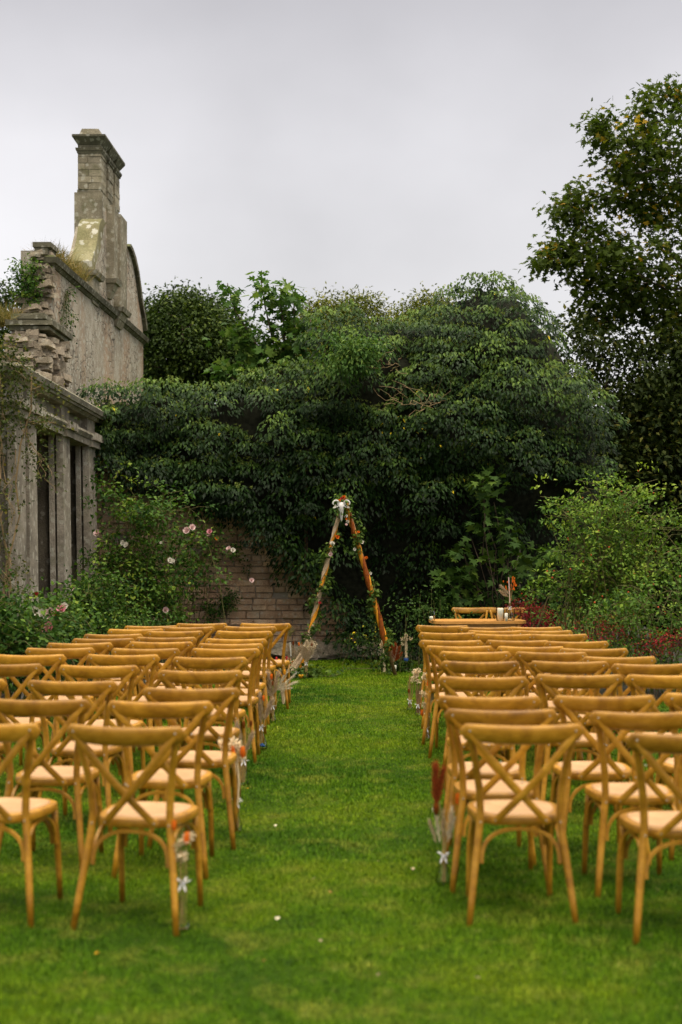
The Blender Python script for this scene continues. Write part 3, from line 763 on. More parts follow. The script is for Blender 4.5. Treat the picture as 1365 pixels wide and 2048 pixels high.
# ------------------------------------------------------------------ garden wall (worn coursed blocks)
gw = thing('garden_wall', 'old red sandstone garden wall with worn coursed blocks behind the arch', 'wall', (0, 20.5, 0))
mb = MB(); mb.box((-.6, 20.78, 1.85), (6.4, .40, 3.7))
place(mb.build('mortar_core', M['mortar'], gw), gw)
mb = MB(); z = 0.26; rw = random.Random(3)
while z < 3.6:
    h_ = rw.uniform(.072, .125); x = -3.8 + rw.uniform(0, .2)
    while x < 1.2:
        L_ = rw.uniform(.12, .34)
        if z > 1.9 and x > 0.3: break
        if rw.random() > .04:
            j_ = .011; cx, cz = x + L_ / 2, z + h_ / 2
            dy = rw.uniform(-.012, .022)
            vs = []
            rings = []
            for yy, q in ((20.62, 0), (20.555 + dy, 0), (20.535 + dy, .016)):   # rounded worn face
                hx, hz = L_ / 2 - .004 - q * .6, h_ / 2 - .0035 - q * .45
                rings.append([(cx + sx * hx + rw.uniform(-j_, j_), yy + rw.uniform(-.006, .006), cz + sz * hz + rw.uniform(-j_, j_) * .6) for sx, sz in ((-1, -1), (0, -1.03), (1, -1), (1, 1), (0, 1.03), (-1, 1))])
            mb.loft(rings)
        x += L_
    z += h_
place(mb.build('block_courses', M['brick'], gw), gw)
mb = MB()
for i in range(46):
    x = -1.9 + i * .052 + random.uniform(-.04, .04)
    s = random.uniform(.09, .22)
    mb.box((x, 20.46 + random.uniform(-.05, .08), random.uniform(.03, .22)), (s * 1.8, .28, s * .7), rz=random.uniform(-.2, .2), j=.022, tilt=Matrix.Rotation(random.uniform(-.12, .12), 3, 'Y'))
place(mb.build('footing_stones', M['rubble'], gw), gw)

# ------------------------------------------------------------------ ivy
YI = 20.0
def pw(px, py): return (gx(px, YI), gz(py, YI))
TOP = [pw(*a) for a in ((160, 800), (200, 778), (240, 786), (300, 770), (340, 768), (400, 782), (470, 768), (540, 752), (600, 742), (640, 705), (618, 668), (650, 630), (700, 622), (760, 628), (820, 622), (870, 608), (905, 575), (950, 545), (1010, 537), (1060, 560), (1095, 600), (1125, 650), (1140, 705), (1180, 735), (1212, 790), (1236, 850), (1222, 890), (1234, 940), (1225, 985), (1150, 1010), (1110, 1060), (1105, 1120), (1110, 1320))]
BOT = [pw(*a) for a in ((700, 1325), (680, 1270), (668, 1225), (630, 1195), (600, 1165), (562, 1125), (520, 1080), (480, 1055), (430, 1030), (380, 1010), (320, 985), (250, 975), (210, 950), (175, 900))]
IVYP = TOP + BOT
def ivy_front(x, z):
    """front face of the growth"""
    x = np.asarray(x, float); z = np.asarray(z, float)
    k = 1 / (1 + np.exp(-(x - 0.3) * 2.2))            # 0 on the wall, 1 on the mound
    lower = np.clip((3.2 - z) / 3.2, 0, 1)
    e = edge_dist(x, z, TOP + [(4.6, 0), (4.0, -2), (-5, -2)])
    Rr = .45 + .9 * k
    q = np.clip(e / Rr, 0, 1)
    th = .40 + .95 * k - .25 * lower - .35 * k * lower
    return 20.56 + .9 * k - th * np.sqrt(np.clip(1 - (1 - q) ** 2, 0, 1)) - .30 * k * (1 - np.clip((z - 2.5) / 3, 0, 1))
def dart(polyw, sx, sz, n, seed, dens=None):
    r = np.random.default_rng(seed); xs = [p[0] for p in polyw]; zs = [p[1] for p in polyw]
    pts = []; cell = {}
    X = r.uniform(min(xs), max(xs), n); Z = r.uniform(min(zs), max(zs), n); ok = in_poly(X, Z, polyw)
    for x, z in zip(X[ok], Z[ok]):
        f = dens(x, z) if dens else 1.0
        gxk, gzk = int(x / sx / 2), int(z / sz / 2); good = True
        for i in (-1, 0, 1):
            for j in (-1, 0, 1):
                for (a, b_) in cell.get((gxk + i, gzk + j), ()):
                    if ((x - a) / sx) ** 2 + ((z - b_) / sz) ** 2 < f: good = False; break
                if not good: break
            if not good: break
        if good: pts.append((x, z)); cell.setdefault((gxk, gzk), []).append((x, z))
    return np.array(pts)
def ivy_patch(root, polyw, seed, extra=0.0, leafL=.078, tb=.42):
    r = np.random.default_rng(seed)
    BOTC = BOT[:-2]
    def den(x, z):
        f = 0.85 + 2.4 * min(1, max(0, (2.6 - z) / 2.0))
        if x < .35 and min(((x - a) ** 2 + (z - b_) ** 2) for a, b_ in zip(*[np.interp(np.linspace(0, len(BOT) - 1, 60), range(len(BOT)), [q[i] for q in BOT]) for i in (0, 1)])) < .07: f = .45
        return f
    pts = dart(polyw, .29, .235, 60000, seed, den)
    hv = vnoise(np.stack([pts[:, 0] * 1.1, pts[:, 0] * 0, pts[:, 1] * 1.5], 1), 2.4, 31); edge = edge_dist(pts[:, 0], pts[:, 1], TOP)
    pts = pts[(hv > -.72) | (edge < .35)]
    x, z = pts[:, 0], pts[:, 1]; y = ivy_front(x, z) + r.uniform(-.20, .14, len(x)) - .09 * vnoise(np.stack([x, x * 0, z * 1.3], 1), 2.6, 9) - (.08 + .26 / (1 + np.exp(-(x - .3) * 3))) * vnoise(np.stack([x, x * 0, z], 1), 1.15, 14)
    C = np.stack([x, y, z], 1); nC = len(C); low = np.clip((2.6 - z) / 2.2, 0, 1) * (1 - .0 * x)
    RX = r.uniform(.22, .40, nC); RY = r.uniform(.22, .36, nC); RZ = r.uniform(.15, .33, nC)
    per = 175
    n = nC * per
    th = r.uniform(0, 2 * PI, n); u = r.uniform(-.40, 1, n) ; s_ = np.sqrt(1 - u * u)
    nv = np.stack([s_ * np.cos(th), -np.abs(s_ * np.sin(th)) * 1.0 + .25 * (r.uniform(size=n) < .25), u], 1)
    rad = r.uniform(.72, 1.05, n)
    S = np.repeat(np.stack([RX, RY, RZ], 1), per, 0)
    P = np.repeat(C, per, 0) + nv * S * rad[:, None]
    keep = r.uniform(size=n) < np.repeat(1 - .45 * low, per)
    D = nv * np.array([.8, .9, .25]) + r.normal(size=(n, 3)) * .32 + np.array([0, -.12, -1.0])
    N = nv * .8 + np.array([0, -.5, .55]) + r.normal(size=(n, 3)) * .30
    tint = tb - .20 + .42 * nv[:, 2] + r.normal(size=n) * .13 + np.repeat(r.normal(size=nC) * .10 + .26 * np.clip((z - 2.6) / 1.6, 0, 1), per)  # highlights on clump tops and upper growth are put into the tint
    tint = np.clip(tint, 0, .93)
    L = leafL * .98 * r.uniform(.65, 1.25, n)
    # a few turned yellow, in patches
    yl = (vnoise(np.repeat(C, per, 0), 2.6, 77) > 1.02) & (r.uniform(size=n) < .10) | (r.uniform(size=n) < .0007)
    tint[yl] = 1.0
    P, D, N, L, tint = P[keep], D[keep], N[keep], L[keep], tint[keep]
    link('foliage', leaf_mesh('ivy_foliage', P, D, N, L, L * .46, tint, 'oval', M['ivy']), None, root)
    # flower heads on the tops of the upper clumps
    up = z > 2.3; Cu = C[up]; k = 16; m_ = len(Cu) * k
    th = r.uniform(0, 2 * PI, m_); q = np.sqrt(r.uniform(size=m_)) * .95
    Pu = np.repeat(Cu, k, 0) + np.stack([np.cos(th) * q * .28, -np.abs(np.sin(th)) * q * .22, np.sqrt(1 - q * q) * .19 + .02], 1)
    kk = 5; Pu = np.repeat(Pu, kk, 0); m_ = len(Pu)
    Dv = r.normal(size=(m_, 3)) + np.array([0, 0, .8])
    link('flower_heads', leaf_mesh('umbels', Pu, Dv, r.normal(size=(m_, 3)), .035 * r.uniform(.6, 1.3, m_), .013, r.uniform(0, 1, m_), 'oval', M['umbel']), None, root)
    # dense inner growth behind the leaves
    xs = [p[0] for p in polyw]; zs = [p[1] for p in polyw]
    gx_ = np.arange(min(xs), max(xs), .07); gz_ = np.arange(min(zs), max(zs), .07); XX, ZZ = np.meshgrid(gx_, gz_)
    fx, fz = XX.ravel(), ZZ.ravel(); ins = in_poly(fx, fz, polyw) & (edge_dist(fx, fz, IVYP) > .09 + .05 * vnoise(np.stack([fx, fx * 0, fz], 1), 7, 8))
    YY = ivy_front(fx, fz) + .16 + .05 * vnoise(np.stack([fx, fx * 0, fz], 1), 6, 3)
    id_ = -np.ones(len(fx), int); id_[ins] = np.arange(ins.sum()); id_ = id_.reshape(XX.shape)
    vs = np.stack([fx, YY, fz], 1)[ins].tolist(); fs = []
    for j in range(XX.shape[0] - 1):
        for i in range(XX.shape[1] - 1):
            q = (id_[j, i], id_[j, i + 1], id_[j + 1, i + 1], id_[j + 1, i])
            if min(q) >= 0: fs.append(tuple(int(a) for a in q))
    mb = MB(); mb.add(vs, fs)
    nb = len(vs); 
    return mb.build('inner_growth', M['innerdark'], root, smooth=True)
xa, xb = gx(615, YI), gx(855, YI)
def clip_poly(poly, x0, x1):
    def cut(pl, c, keep):
        o_ = []
        for i in range(len(pl)):
            a, b_ = pl[i - 1], pl[i]; ia, ib = keep(a[0]), keep(b_[0])
            if ia != ib:
                t_ = (c - a[0]) / (b_[0] - a[0]); o_.append((c, a[1] + t_ * (b_[1] - a[1])))
            if ib: o_.append(b_)
        return o_
    return cut(cut(poly, x0, lambda x: x >= x0), x1, lambda x: x <= x1)
iv1 = thing('ivy', 'dark green ivy hanging over the garden wall left of the arch', 'ivy', (-2, 20.4, 0))
iv2 = thing('ivy', 'dark ivy bank behind the arch with a paler tuft and bare twigs on top', 'ivy', (.3, 20.4, 0))
iv3 = thing('ivy', 'huge domed ivy mound towering at the right behind the table', 'ivy', (2.5, 20.6, 0))
for rt, a, b_, sd in ((iv1, -9, xa, 101), (iv2, xa, xb, 102), (iv3, xb, 9, 103)):
    pl = clip_poly(IVYP, a, b_)
    before = set(COL.objects)
    ivy_patch(rt, pl, sd)
    for o in COL.objects:
        if o not in before: place(o, rt)
# solid body of the mound behind the leaves so it has depth from the side
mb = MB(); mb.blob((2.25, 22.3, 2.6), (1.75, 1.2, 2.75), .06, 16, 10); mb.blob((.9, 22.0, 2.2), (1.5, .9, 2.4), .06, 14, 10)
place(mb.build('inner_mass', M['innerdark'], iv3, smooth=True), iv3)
# paler tuft + dead twigs on the bank
cw = np.array([(gx(random.gauss(705, 22), 19.6), 19.45 + random.uniform(-.15, .15), gz(random.gauss(712, 16), 19.6)) for _ in range(34)])
o = leaf_clusters(cw, 60, .20, .07, .034, 31, droop=.8, mat=M['maple'], name='pale_tuft', parent=iv2, tintbase=.45); place(o, iv2)
mb = MB()
for _ in range(20):
    a = Vector((gx(random.uniform(780, 870), 19.5), 19.45 + random.uniform(-.15, .1), gz(random.uniform(780, 820), 19.5))); 
    b_ = a + Vector((random.uniform(-.5, .3), random.uniform(-.3, -.05), random.uniform(-.18, .34)))
    mb.tube(wander(a, b_, 4, .5), [.005, .004, .003, .003, .002], 4)
for _ in range(10):
    a = Vector((gx(random.uniform(745, 800), 19.5), 19.4, gz(random.uniform(715, 745), 19.5))); 
    b_ = a + Vector((random.uniform(-.35, .35), random.uniform(-.3, -.05), random.uniform(-.12, .22)))
    mb.tube(wander(a, b_, 4, .3), [.006, .005, .004, .003, .002], 4)
place(mb.build('bare_twigs', M['twig'], iv2), iv2)

# small ivy sprigs creeping on the bare wall
cw = []
for (x0, y0, x1, y1, n) in ((415, 1250, 425, 1200, 14), (430, 1235, 465, 1180, 22), (455, 1225, 450, 1190, 8), (335, 1215, 350, 1180, 16), (500, 1150, 470, 1090, 8)):
    for i in range(n):
        t_ = random.random(); px = x0 + (x1 - x0) * t_ + random.gauss(0, 5); py = y0 + (y1 - y0) * t_ + random.gauss(0, 4)
        cw.append((gx(px, 20.45), 20.44, gz(py, 20.45)))
o = leaf_clusters(np.array(cw), 16, .09, .04, .03, 33, mat=M['rosedark'], name='creeper', tintbase=.4, tpl='oval')
tag(o, 'thin ivy sprigs creeping over the bare lower wall left of the arch', 'plant')

# ------------------------------------------------------------------ trees
def tree(name, label, poly_px, Y, depth, ncl, per, spread, L, W, mat, seed, trunk, trad, tpl='oval', gap=None, gs=1.0, tb=.4, step=9, extra=None, group='trees beyond the garden wall', droop=.4, bnum=120, br=.03):
    root = thing(name, label, 'tree', (trunk[0][0], trunk[0][1], 0), group=group)
    pl = poly_world(poly_px, Y)
    C = sample_volume(pl, Y, depth, ncl, gap, gs, seed)
    if extra is not None: C = np.concatenate([C, np.array(extra)])
    place(leaf_clusters(C, per, spread, L, W, seed + 1, droop=droop, mat=mat, name='crown', parent=root, tpl=tpl, tintbase=tb), root)
    mb = MB(); tp = [Vector(p) for p in trunk]
    mb.tube(tp, [trad * (1 - .75 * i / (len(tp) - 1)) for i in range(len(tp))], 8)
    random.seed(seed); join_branches(mb, tp[1:], C, step, br, 4, seed, bnum)
    place(mb.build('trunk', M['bark'], root, smooth=True), root)
    if name == 'evergreen_tree':
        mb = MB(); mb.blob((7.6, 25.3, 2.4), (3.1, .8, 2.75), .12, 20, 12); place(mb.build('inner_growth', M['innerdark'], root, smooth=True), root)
    return root
BIG = [(1365, 178), (1335, 190), (1300, 190), (1262, 205), (1225, 262), (1238, 330), (1245, 385), (1215, 410), (1175, 440), (1205, 470), (1170, 500), (1120, 515), (1105, 535), (1130, 560), (1165, 560), (1160, 620), (1150, 660), (1240, 655), (1250, 620), (1300, 640), (1262, 668), (1200, 690), (1170, 720), (1220, 790), (1245, 860), (1240, 1000), (1560, 1000), (1620, 700), (1600, 330), (1480, 190)]
YB = 25.0
ex = []
def spray(ex, pts, n, s, Y, ds=.3):
    for i in range(n):
        t_ = (i + random.random()) / n * (len(pts) - 1); k = min(int(t_), len(pts) - 2); f = t_ - k
        px = pts[k][0] * (1 - f) + pts[k + 1][0] * f; py = pts[k][1] * (1 - f) + pts[k + 1][1] * f
        w = s * (.25 + .75 * min(1, (1 - i / n) * 1.6))
        ex.append((gx(px + random.gauss(0, w), Y), Y + random.gauss(0, ds), gz(py + random.gauss(0, w), Y)))
random.seed(5)
spray(ex, [(1240, 520), (1160, 505), (1110, 522), (1074, 530)], 60, 13, YB)
spray(ex, [(1200, 480), (1130, 495), (1092, 492)], 22, 7, YB)
spray(ex, [(1240, 500), (1180, 460), (1135, 425), (1122, 405)], 50, 12, YB)
spray(ex, [(1160, 430), (1150, 395), (1150, 378)], 16, 6, YB)
spray(ex, [(1260, 380), (1220, 300), (1200, 262), (1203, 235)], 44, 11, YB)
spray(ex, [(1215, 410), (1200, 390), (1190, 400)], 10, 5, YB)
spray(ex, [(1300, 300), (1280, 220), (1310, 180)], 30, 10, YB); spray(ex, [(1350, 250), (1345, 190), (1350, 172)], 22, 8, YB)
tree('sycamore_tree', 'tall loose sycamore with yellowing leaves reaching in from the right edge', BIG, YB, 1.6, 1750, 13, .28, .105, .10, M['syc'], 201,
     [(8.3, 25.4, 0), (8.1, 25.3, 2.5), (7.9, 25.1, 4.5), (7.6, 25, 6.5), (7.2, 25, 8.2), (6.6, 25, 9.2)], .30, 'maple', gap=-.04, gs=1.9, extra=ex, tb=.47, bnum=340, br=.018, step=6)
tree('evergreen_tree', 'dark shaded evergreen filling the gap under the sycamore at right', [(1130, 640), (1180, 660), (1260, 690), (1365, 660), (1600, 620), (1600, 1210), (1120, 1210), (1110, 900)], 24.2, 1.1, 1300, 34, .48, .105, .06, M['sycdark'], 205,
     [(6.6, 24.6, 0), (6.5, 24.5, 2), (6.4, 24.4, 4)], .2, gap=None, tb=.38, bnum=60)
tree('round_tree', 'dense dull green round tree directly right of the gable', [(270, 800), (278, 640), (300, 612), (320, 618), (335, 590), (352, 596), (368, 576), (384, 590), (400, 606), (432, 610), (470, 640), (505, 690), (530, 740), (545, 800)], 32, 1.4, 1300, 36, .42, .095, .06, M['tree2'], 210,
     [(-3.4, 32, 0), (-3.4, 32, 3), (-3.2, 32, 5)], .25, tb=.42, gap=-.75, gs=1.2)
tree('olive_tree', 'pale olive green bushy tree top behind the middle of the ivy', [(560, 800), (575, 680), (600, 640), (625, 612), (650, 600), (672, 612), (700, 596), (722, 604), (742, 596), (752, 618), (800, 640), (800, 800)], 29, 1.0, 800, 40, .36, .085, .04, M['olive'], 215,
     [(-.2, 29, 0), (-.2, 29, 3), (0, 29, 4.8)], .2, tb=.45)
tree('olive_tree', 'small strip of olive foliage showing left of the ivy dome', [(800, 700), (815, 615), (838, 600), (862, 594), (885, 600), (930, 640), (930, 700)], 30, .7, 260, 40, .36, .085, .04, M['olive'], 216,
     [(1.9, 30, 0), (1.9, 30, 3), (2, 30, 5)], .15, tb=.4, bnum=30)
tree('dark_tree', 'small dark tree at the left edge behind the broken wall', [(-60, 800), (-60, 560), (0, 575), (20, 570), (40, 590), (44, 640), (50, 800)], 30, .9, 240, 26, .42, .11, .06, M['tree2'], 218,
     [(-7.4, 30, 0), (-7.3, 30, 3), (-7.2, 30, 5)], .18, tb=.35, bnum=40)
# young maple sapling: separate upright leaders
YS = 22.6; ex = []; random.seed(12)
leaders = [[(560, 800), (520, 700), (470, 620), (455, 566)], [(565, 800), (548, 690), (530, 610), (522, 556)], [(580, 800), (590, 700), (588, 620), (590, 580)], [(560, 800), (570, 660), (560, 600), (572, 578)], [(600, 790), (610, 700), (622, 640)], [(540, 800), (470, 760), (440, 735)], [(540, 780), (500, 690), (470, 660)], [(600, 780), (570, 720), (540, 690)]]
for l_ in leaders: spray(ex, l_[1:], 20, 7, YS, .12)
ex2 = [(gx(random.gauss(565, 45), YS), YS + random.gauss(0, .2), gz(random.gauss(725, 28), YS)) for _ in range(75)]
ms_ = thing('maple_sapling', 'fresh green maple sapling with upright shoots above the wall', 'tree', (gx(560, YS), YS, 0), group='trees beyond the garden wall')
place(leaf_clusters(np.array(ex + ex2), 5, .17, .13, .135, 41, droop=.35, mat=M['maple'], name='crown', parent=ms_, tpl='maple', tintbase=.5, flat=.8), ms_)
mb = MB()
for l_ in leaders:
    pts = [Vector((gx(a, YS), YS, gz(b_, YS))) for a, b_ in l_]; mb.tube([Vector((gx(560, YS), YS, 1.5))] + pts, [.03] + [.022 - .005 * i for i in range(len(pts))], 5)
mb.tube([(gx(560, YS), YS, 0), (gx(560, YS), YS, 1.6)], [.05, .035], 6)
place(mb.build('trunk', M['bark'], ms_, smooth=True), ms_)

# maple shoots growing out of the dark in front of the mound
YT = 19.5; ex = []
for l_ in ([(1010, 1290), (985, 1150), (975, 1000), (972, 945)], [(1030, 1290), (1040, 1150), (1010, 1050)], [(980, 1290), (940, 1180), (925, 1110)], [(1050, 1290), (1080, 1180), (1095, 1090)], [(960, 1290), (915, 1200), (890, 1150)]): spray(ex, l_, 34, 15, YT, .15)
sh = thing('maple_shoots', 'shaded dark maple shoots with broad lobed leaves behind the table', 'shrub', (gx(1010, YT), YT, 0))
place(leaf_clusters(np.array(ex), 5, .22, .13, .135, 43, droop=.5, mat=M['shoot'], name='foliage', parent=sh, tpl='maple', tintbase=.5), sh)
mb = MB()
for i in range(0, len(ex), 4): mb.tube(wander((gx(1010, YT), YT, 0.02), ex[i], 5, .1), [.012, .01, .008, .007, .005, .003], 4)
place(mb.build('stems', M['bark'], sh), sh)

# ------------------------------------------------------------------ roses
def bloom_mesh(name, mat, r=.045, n=(5, 6, 8), seed=0):
    mb = MB(); rr = random.Random(seed)
    for k, cnt in enumerate(n):
        for i in range(cnt):
            a = 2 * PI * (i + .5 * k) / cnt + rr.uniform(-.2, .2); el = (1.25, .85, .35)[k]
            d = Vector((math.cos(a) * math.cos(el), math.sin(a) * math.cos(el), math.sin(el)))
            up = Vector((-math.cos(a) * math.sin(el), -math.sin(a) * math.sin(el), math.cos(el)))
            mb.petal(d * r * .12, d, up, r * (0.7, .95, 1.15)[k] * rr.uniform(.9, 1.1), r * (.7, .95, 1.15)[k], .35)
    me = mb.mesh(name, True); me.materials.append(mat); return me
BL = {k: bloom_mesh('bloom_' + k, M[k], seed=i) for i, k in enumerate(('pink', 'palepink', 'white', 'redbud', 'orange', 'yellow'))}
def add_bloom(parent, kind, loc, s=1.0, root=None, name='bloom'):
    o = bpy.data.objects.new(name, BL[kind]); COL.objects.link(o); o.parent = parent
    o.location = Vector(loc) - Vector(parent.location); o.scale = (s,) * 3
    d = Vector((random.uniform(-.5, .5), -1, random.uniform(.1, .7))); o.rotation_euler = d.to_track_quat('Z', 'Y').to_euler()
    return o
def shrub(name, label, base, ends, Y0, percane, per, spread, L, W, mat, seed, arch=.12, cane='cane', blooms=(), cat='shrub', cr=.007, tb=.45, group=None, cg=.35, hips=0):
    root = thing(name, label, cat, (base[0], base[1], 0), group=group)
    rr = random.Random(seed); random.seed(seed); mb = MB(); C = []
    tips = []
    for (e_) in ends:
        a = Vector((base[0] + rr.gauss(0, cg), base[1] + rr.gauss(0, .15), 0)); b_ = Vector(e_)
        pts = []
        side = Vector((b_.x - a.x, b_.y - a.y, 0))
        for i in range(9):
            t_ = i / 8; p = a + side * (t_ ** 1.8) + Vector((0, 0, (b_.z + arch * side.length * 1.5 * 0) * (1 - (1 - t_) ** 1.35)))
            p += Vector((rr.gauss(0, .02), rr.gauss(0, .02), arch * math.sin(PI * t_) * side.length)); pts.append(p)
        pts[-1] = b_ + Vector((0, 0, -.05))
        mb.tube(pts, [cr * (1 - .08 * i) for i in range(9)], 4); tips.append(pts)
        for k in range(percane):
            t_ = rr.uniform(.22, 1) ** .8 * 7.99; i = int(t_); p = pts[i].lerp(pts[i + 1], t_ - i)
            q = p + Vector((rr.gauss(0, .13), rr.gauss(0, .13), rr.gauss(.02, .09)))
            if k % 2 == 0: mb.tube([p, p.lerp(q, .5) + Vector((0, 0, .02)), q], [.003, .0025, .0015], 3)
            C.append(tuple(q))
    C = np.array(C)
    place(leaf_clusters(C, per, spread, L, W, seed + 3, droop=.15, mat=mat, name='foliage', parent=root, tintbase=tb, tint_top=.25), root)
    place(mb.build('canes', M[cane], root), root)
    for (k, px, py, Y, s) in blooms: add_bloom(root, k, (gx(px, Y), Y, gz(py, Y)), s)
    if hips:
        hb = MB(); hb.blob((0, 0, 0), .010, .1, 6, 4); hm = hb.mesh('rose_hip', True); hm.materials.append(M['hip'])
        for _ in range(hips):
            c_ = C[rr.randrange(len(C))]; o = bpy.data.objects.new('rose_hip', hm); COL.objects.link(o); o.parent = root
            o.location = Vector((c_[0] + rr.gauss(0, .06), c_[1] - .08, c_[2] + rr.gauss(.03, .05))) - Vector(root.location); o.scale = (rr.uniform(.8, 1.2),) * 3
    return root, C
def ends_px(lst, Y, n, jx, jy, seed, dy=.3):
    r = random.Random(seed); o_ = []
    for _ in range(n):
        a, b_ = lst[r.randrange(len(lst))]; yy = Y + r.gauss(0, dy); o_.append((gx(a + r.gauss(0, jx), yy), yy, gz(b_ + r.gauss(0, jy), yy)))
    return o_
# right-hand rose with hips
E = ends_px([(1110, 1010), (1150, 985), (1170, 960), (1200, 990), (1240, 1010), (1270, 990), (1300, 970), (1330, 1040), (1360, 1070), (1120, 1110), (1100, 1160), (1180, 1080), (1240, 1100), (1300, 1130), (1390, 1100)], 16.6, 78, 14, 22, 1)
E += [(gx(1078, 16.4), 16.3, gz(985, 16.4)), (gx(1085, 16.4), 16.3, gz(995, 16.4)), (gx(1060, 16.4), 16.3, gz(1175, 16.4)), (gx(1365, 16.4), 16.3, gz(1005, 16.4)), (gx(1290, 16), 16, gz(965, 16))]
shrub('rose_bush', 'big airy rose bush with red hips and arching canes right of the table', (gx(1215, 16.6), 16.6), E, 16.6, 7, 15, .12, .054, .032, M['rose'], 61, tb=.55, blooms=(), hips=64, cg=.42)
E = ends_px([(1240, 1180), (1300, 1200), (1350, 1160), (1380, 1230), (1200, 1220)], 15.4, 26, 16, 20, 2)
shrub('rose_bush', 'lower leafy rose bush at the right frame edge', (gx(1330, 15.5), 15.5), E, 15.4, 7, 14, .12, .050, .031, M['rose'], 62, hips=30, tb=.38)
# left-hand roses
E = ends_px([(215, 985), (240, 960), (260, 1010), (300, 1060), (330, 1020), (350, 995), (370, 1000), (280, 1100), (240, 1130), (315, 1140), (190, 1080), (365, 1080), (200, 1180), (325, 1190), (290, 1200)], 18.6, 60, 12, 18, 3)
shrub('rose_bush', 'tall climbing rose with pale pink blooms against the wall corner at left', (gx(280, 18.7), 18.7), E, 18.6, 8, 16, .14, .066, .040, M['rosedark'], 63, tb=.54,
      blooms=(('palepink', 374, 1062, 18.3, 1.0), ('palepink', 384, 1056, 18.3, .95), ('palepink', 197, 1068, 18.3, 1.1), ('white', 247, 1086, 18.2, .7), ('white', 254, 1091, 18.2, .8), ('white', 340, 1122, 18.2, .8), ('white', 347, 1124, 18.2, .7), ('palepink', 331, 1221, 18.3, .9), ('white', 323, 1086, 18.2, .4), ('palepink', 150, 1183, 17.6, .85)))
E = ends_px([(430, 1050), (460, 1085), (420, 1075), (480, 1110), (400, 1090), (500, 1160)], 20.0, 11, 10, 12, 4, .1)
shrub('rose_bush', 'thin wall rose with four small blooms trained on the bare wall', (gx(350, 20.1), 20.1), E, 20.0, 7, 9, .16, .06, .04, M['rosedark'], 64, tb=.45, cg=.2,
      blooms=(('pink', 420, 1064, 19.8, .85), ('palepink', 418, 1070, 19.8, .8), ('palepink', 459, 1098, 19.8, .8), ('white', 466, 1102, 19.8, .8), ('orange', 433, 1077, 19.8, .55), ('palepink', 503, 1162, 19.8, .8)))
E = ends_px([(155, 1205), (172, 1190), (140, 1215), (200, 1195), (215, 1150), (175, 1225), (230, 1185)], 17.0, 34, 12, 14, 5)
shrub('rose_bush', 'mid-height rose bush at the foot of the portico pilasters', (gx(180, 17.2), 17.2), E, 17, 10, 12, .16, .058, .036, M['rosedark'], 65, tb=.45)
E = ends_px([(60, 1245), (90, 1222), (110, 1212), (130, 1222), (75, 1245), (100, 1250), (140, 1240), (60, 1265)], 14.4, 38, 12, 12, 6)
shrub('rose_bush', 'front left rose bush with large pink and blush blooms', (gx(100, 14.5), 14.5), E, 14.4, 9, 11, .15, .055, .036, M['rosedark'], 66, tb=.48,
      blooms=(('pink', 101, 1257, 14.0, 1.35), ('palepink', 102, 1229, 14.1, 1.3), ('palepink', 107, 1238, 14.1, .8), ('pink', 124, 1220, 14.1, 1.0), ('redbud', 112, 1228, 14.1, .6), ('white', 88, 1228, 14.1, 1.1), ('white', 70, 1222, 14.1, .9), ('redbud', 74, 1189, 14.2, .6), ('white', 65, 1269, 13.9, .7), ('white', 130, 1214, 14.2, .8)))
E = ends_px([(20, 1210), (0, 1240), (40, 1260), (10, 1280), (-20, 1200), (60, 1290), (110, 1285), (30, 1180)], 13.6, 36, 12, 12, 7)
shrub('low_shrub', 'low dark green shrub at the left edge behind the chairs', (gx(30, 13.7), 13.7), E, 13.6, 10, 12, .16, .058, .04, M['rosedark'], 67, tb=.32)
# climber over the portico corner
random.seed(9)
cl = thing('climbing_rose', 'straggly yellow-green climber covering the near corner of the portico', 'climber', (gx(10, 15), 15.0, 0))
C = []; mb = MB()
for (x0, y0, x1, y1, n) in ((0, 720, 60, 745, 30), (0, 700, 40, 700, 22), (50, 780, 95, 790, 14), (0, 760, 28, 850, 44), (70, 850, 125, 845, 20), (60, 850, 80, 930, 14), (0, 900, 22, 1060, 22), (-20, 700, 5, 900, 60), (90, 930, 100, 970, 8), (0, 1080, 30, 1180, 24), (-10, 1000, 10, 1250, 20)):
    Yc = 14.60
    a = Vector((gx(x0, Yc), Yc, gz(y0, Yc))); b_ = Vector((gx(x1, Yc), Yc - .1, gz(y1, Yc)))
    for _ in range(3):
        mb.tube(wander(a + Vector((random.gauss(0, .06), 0, random.gauss(0, .08))), b_ + Vector((random.gauss(0, .06), -.05, random.gauss(0, .08))), 6, .22), [.005, .004, .004, .003, .003, .002, .002], 4)
    for i in range(n):
        p = a.lerp(b_, random.random()); C.append((p.x + random.gauss(0, .07), p.y + random.gauss(0, .09), p.z + random.gauss(0, .08)))
for k in range(3):
    x = gx(random.uniform(-30, 20), 14.65); mb.tube(wander((x, 14.65, 0), (x + random.uniform(-.2, .3), 14.6, 3.4), 9, .05), [.012] * 5 + [.009] * 5, 5)
place(leaf_clusters(np.array(C), 10, .13, .042, .028, 71, droop=.2, mat=M['climber'], name='foliage', parent=cl, tintbase=.45), cl)
place(mb.build('canes', M['twig'], cl), cl)
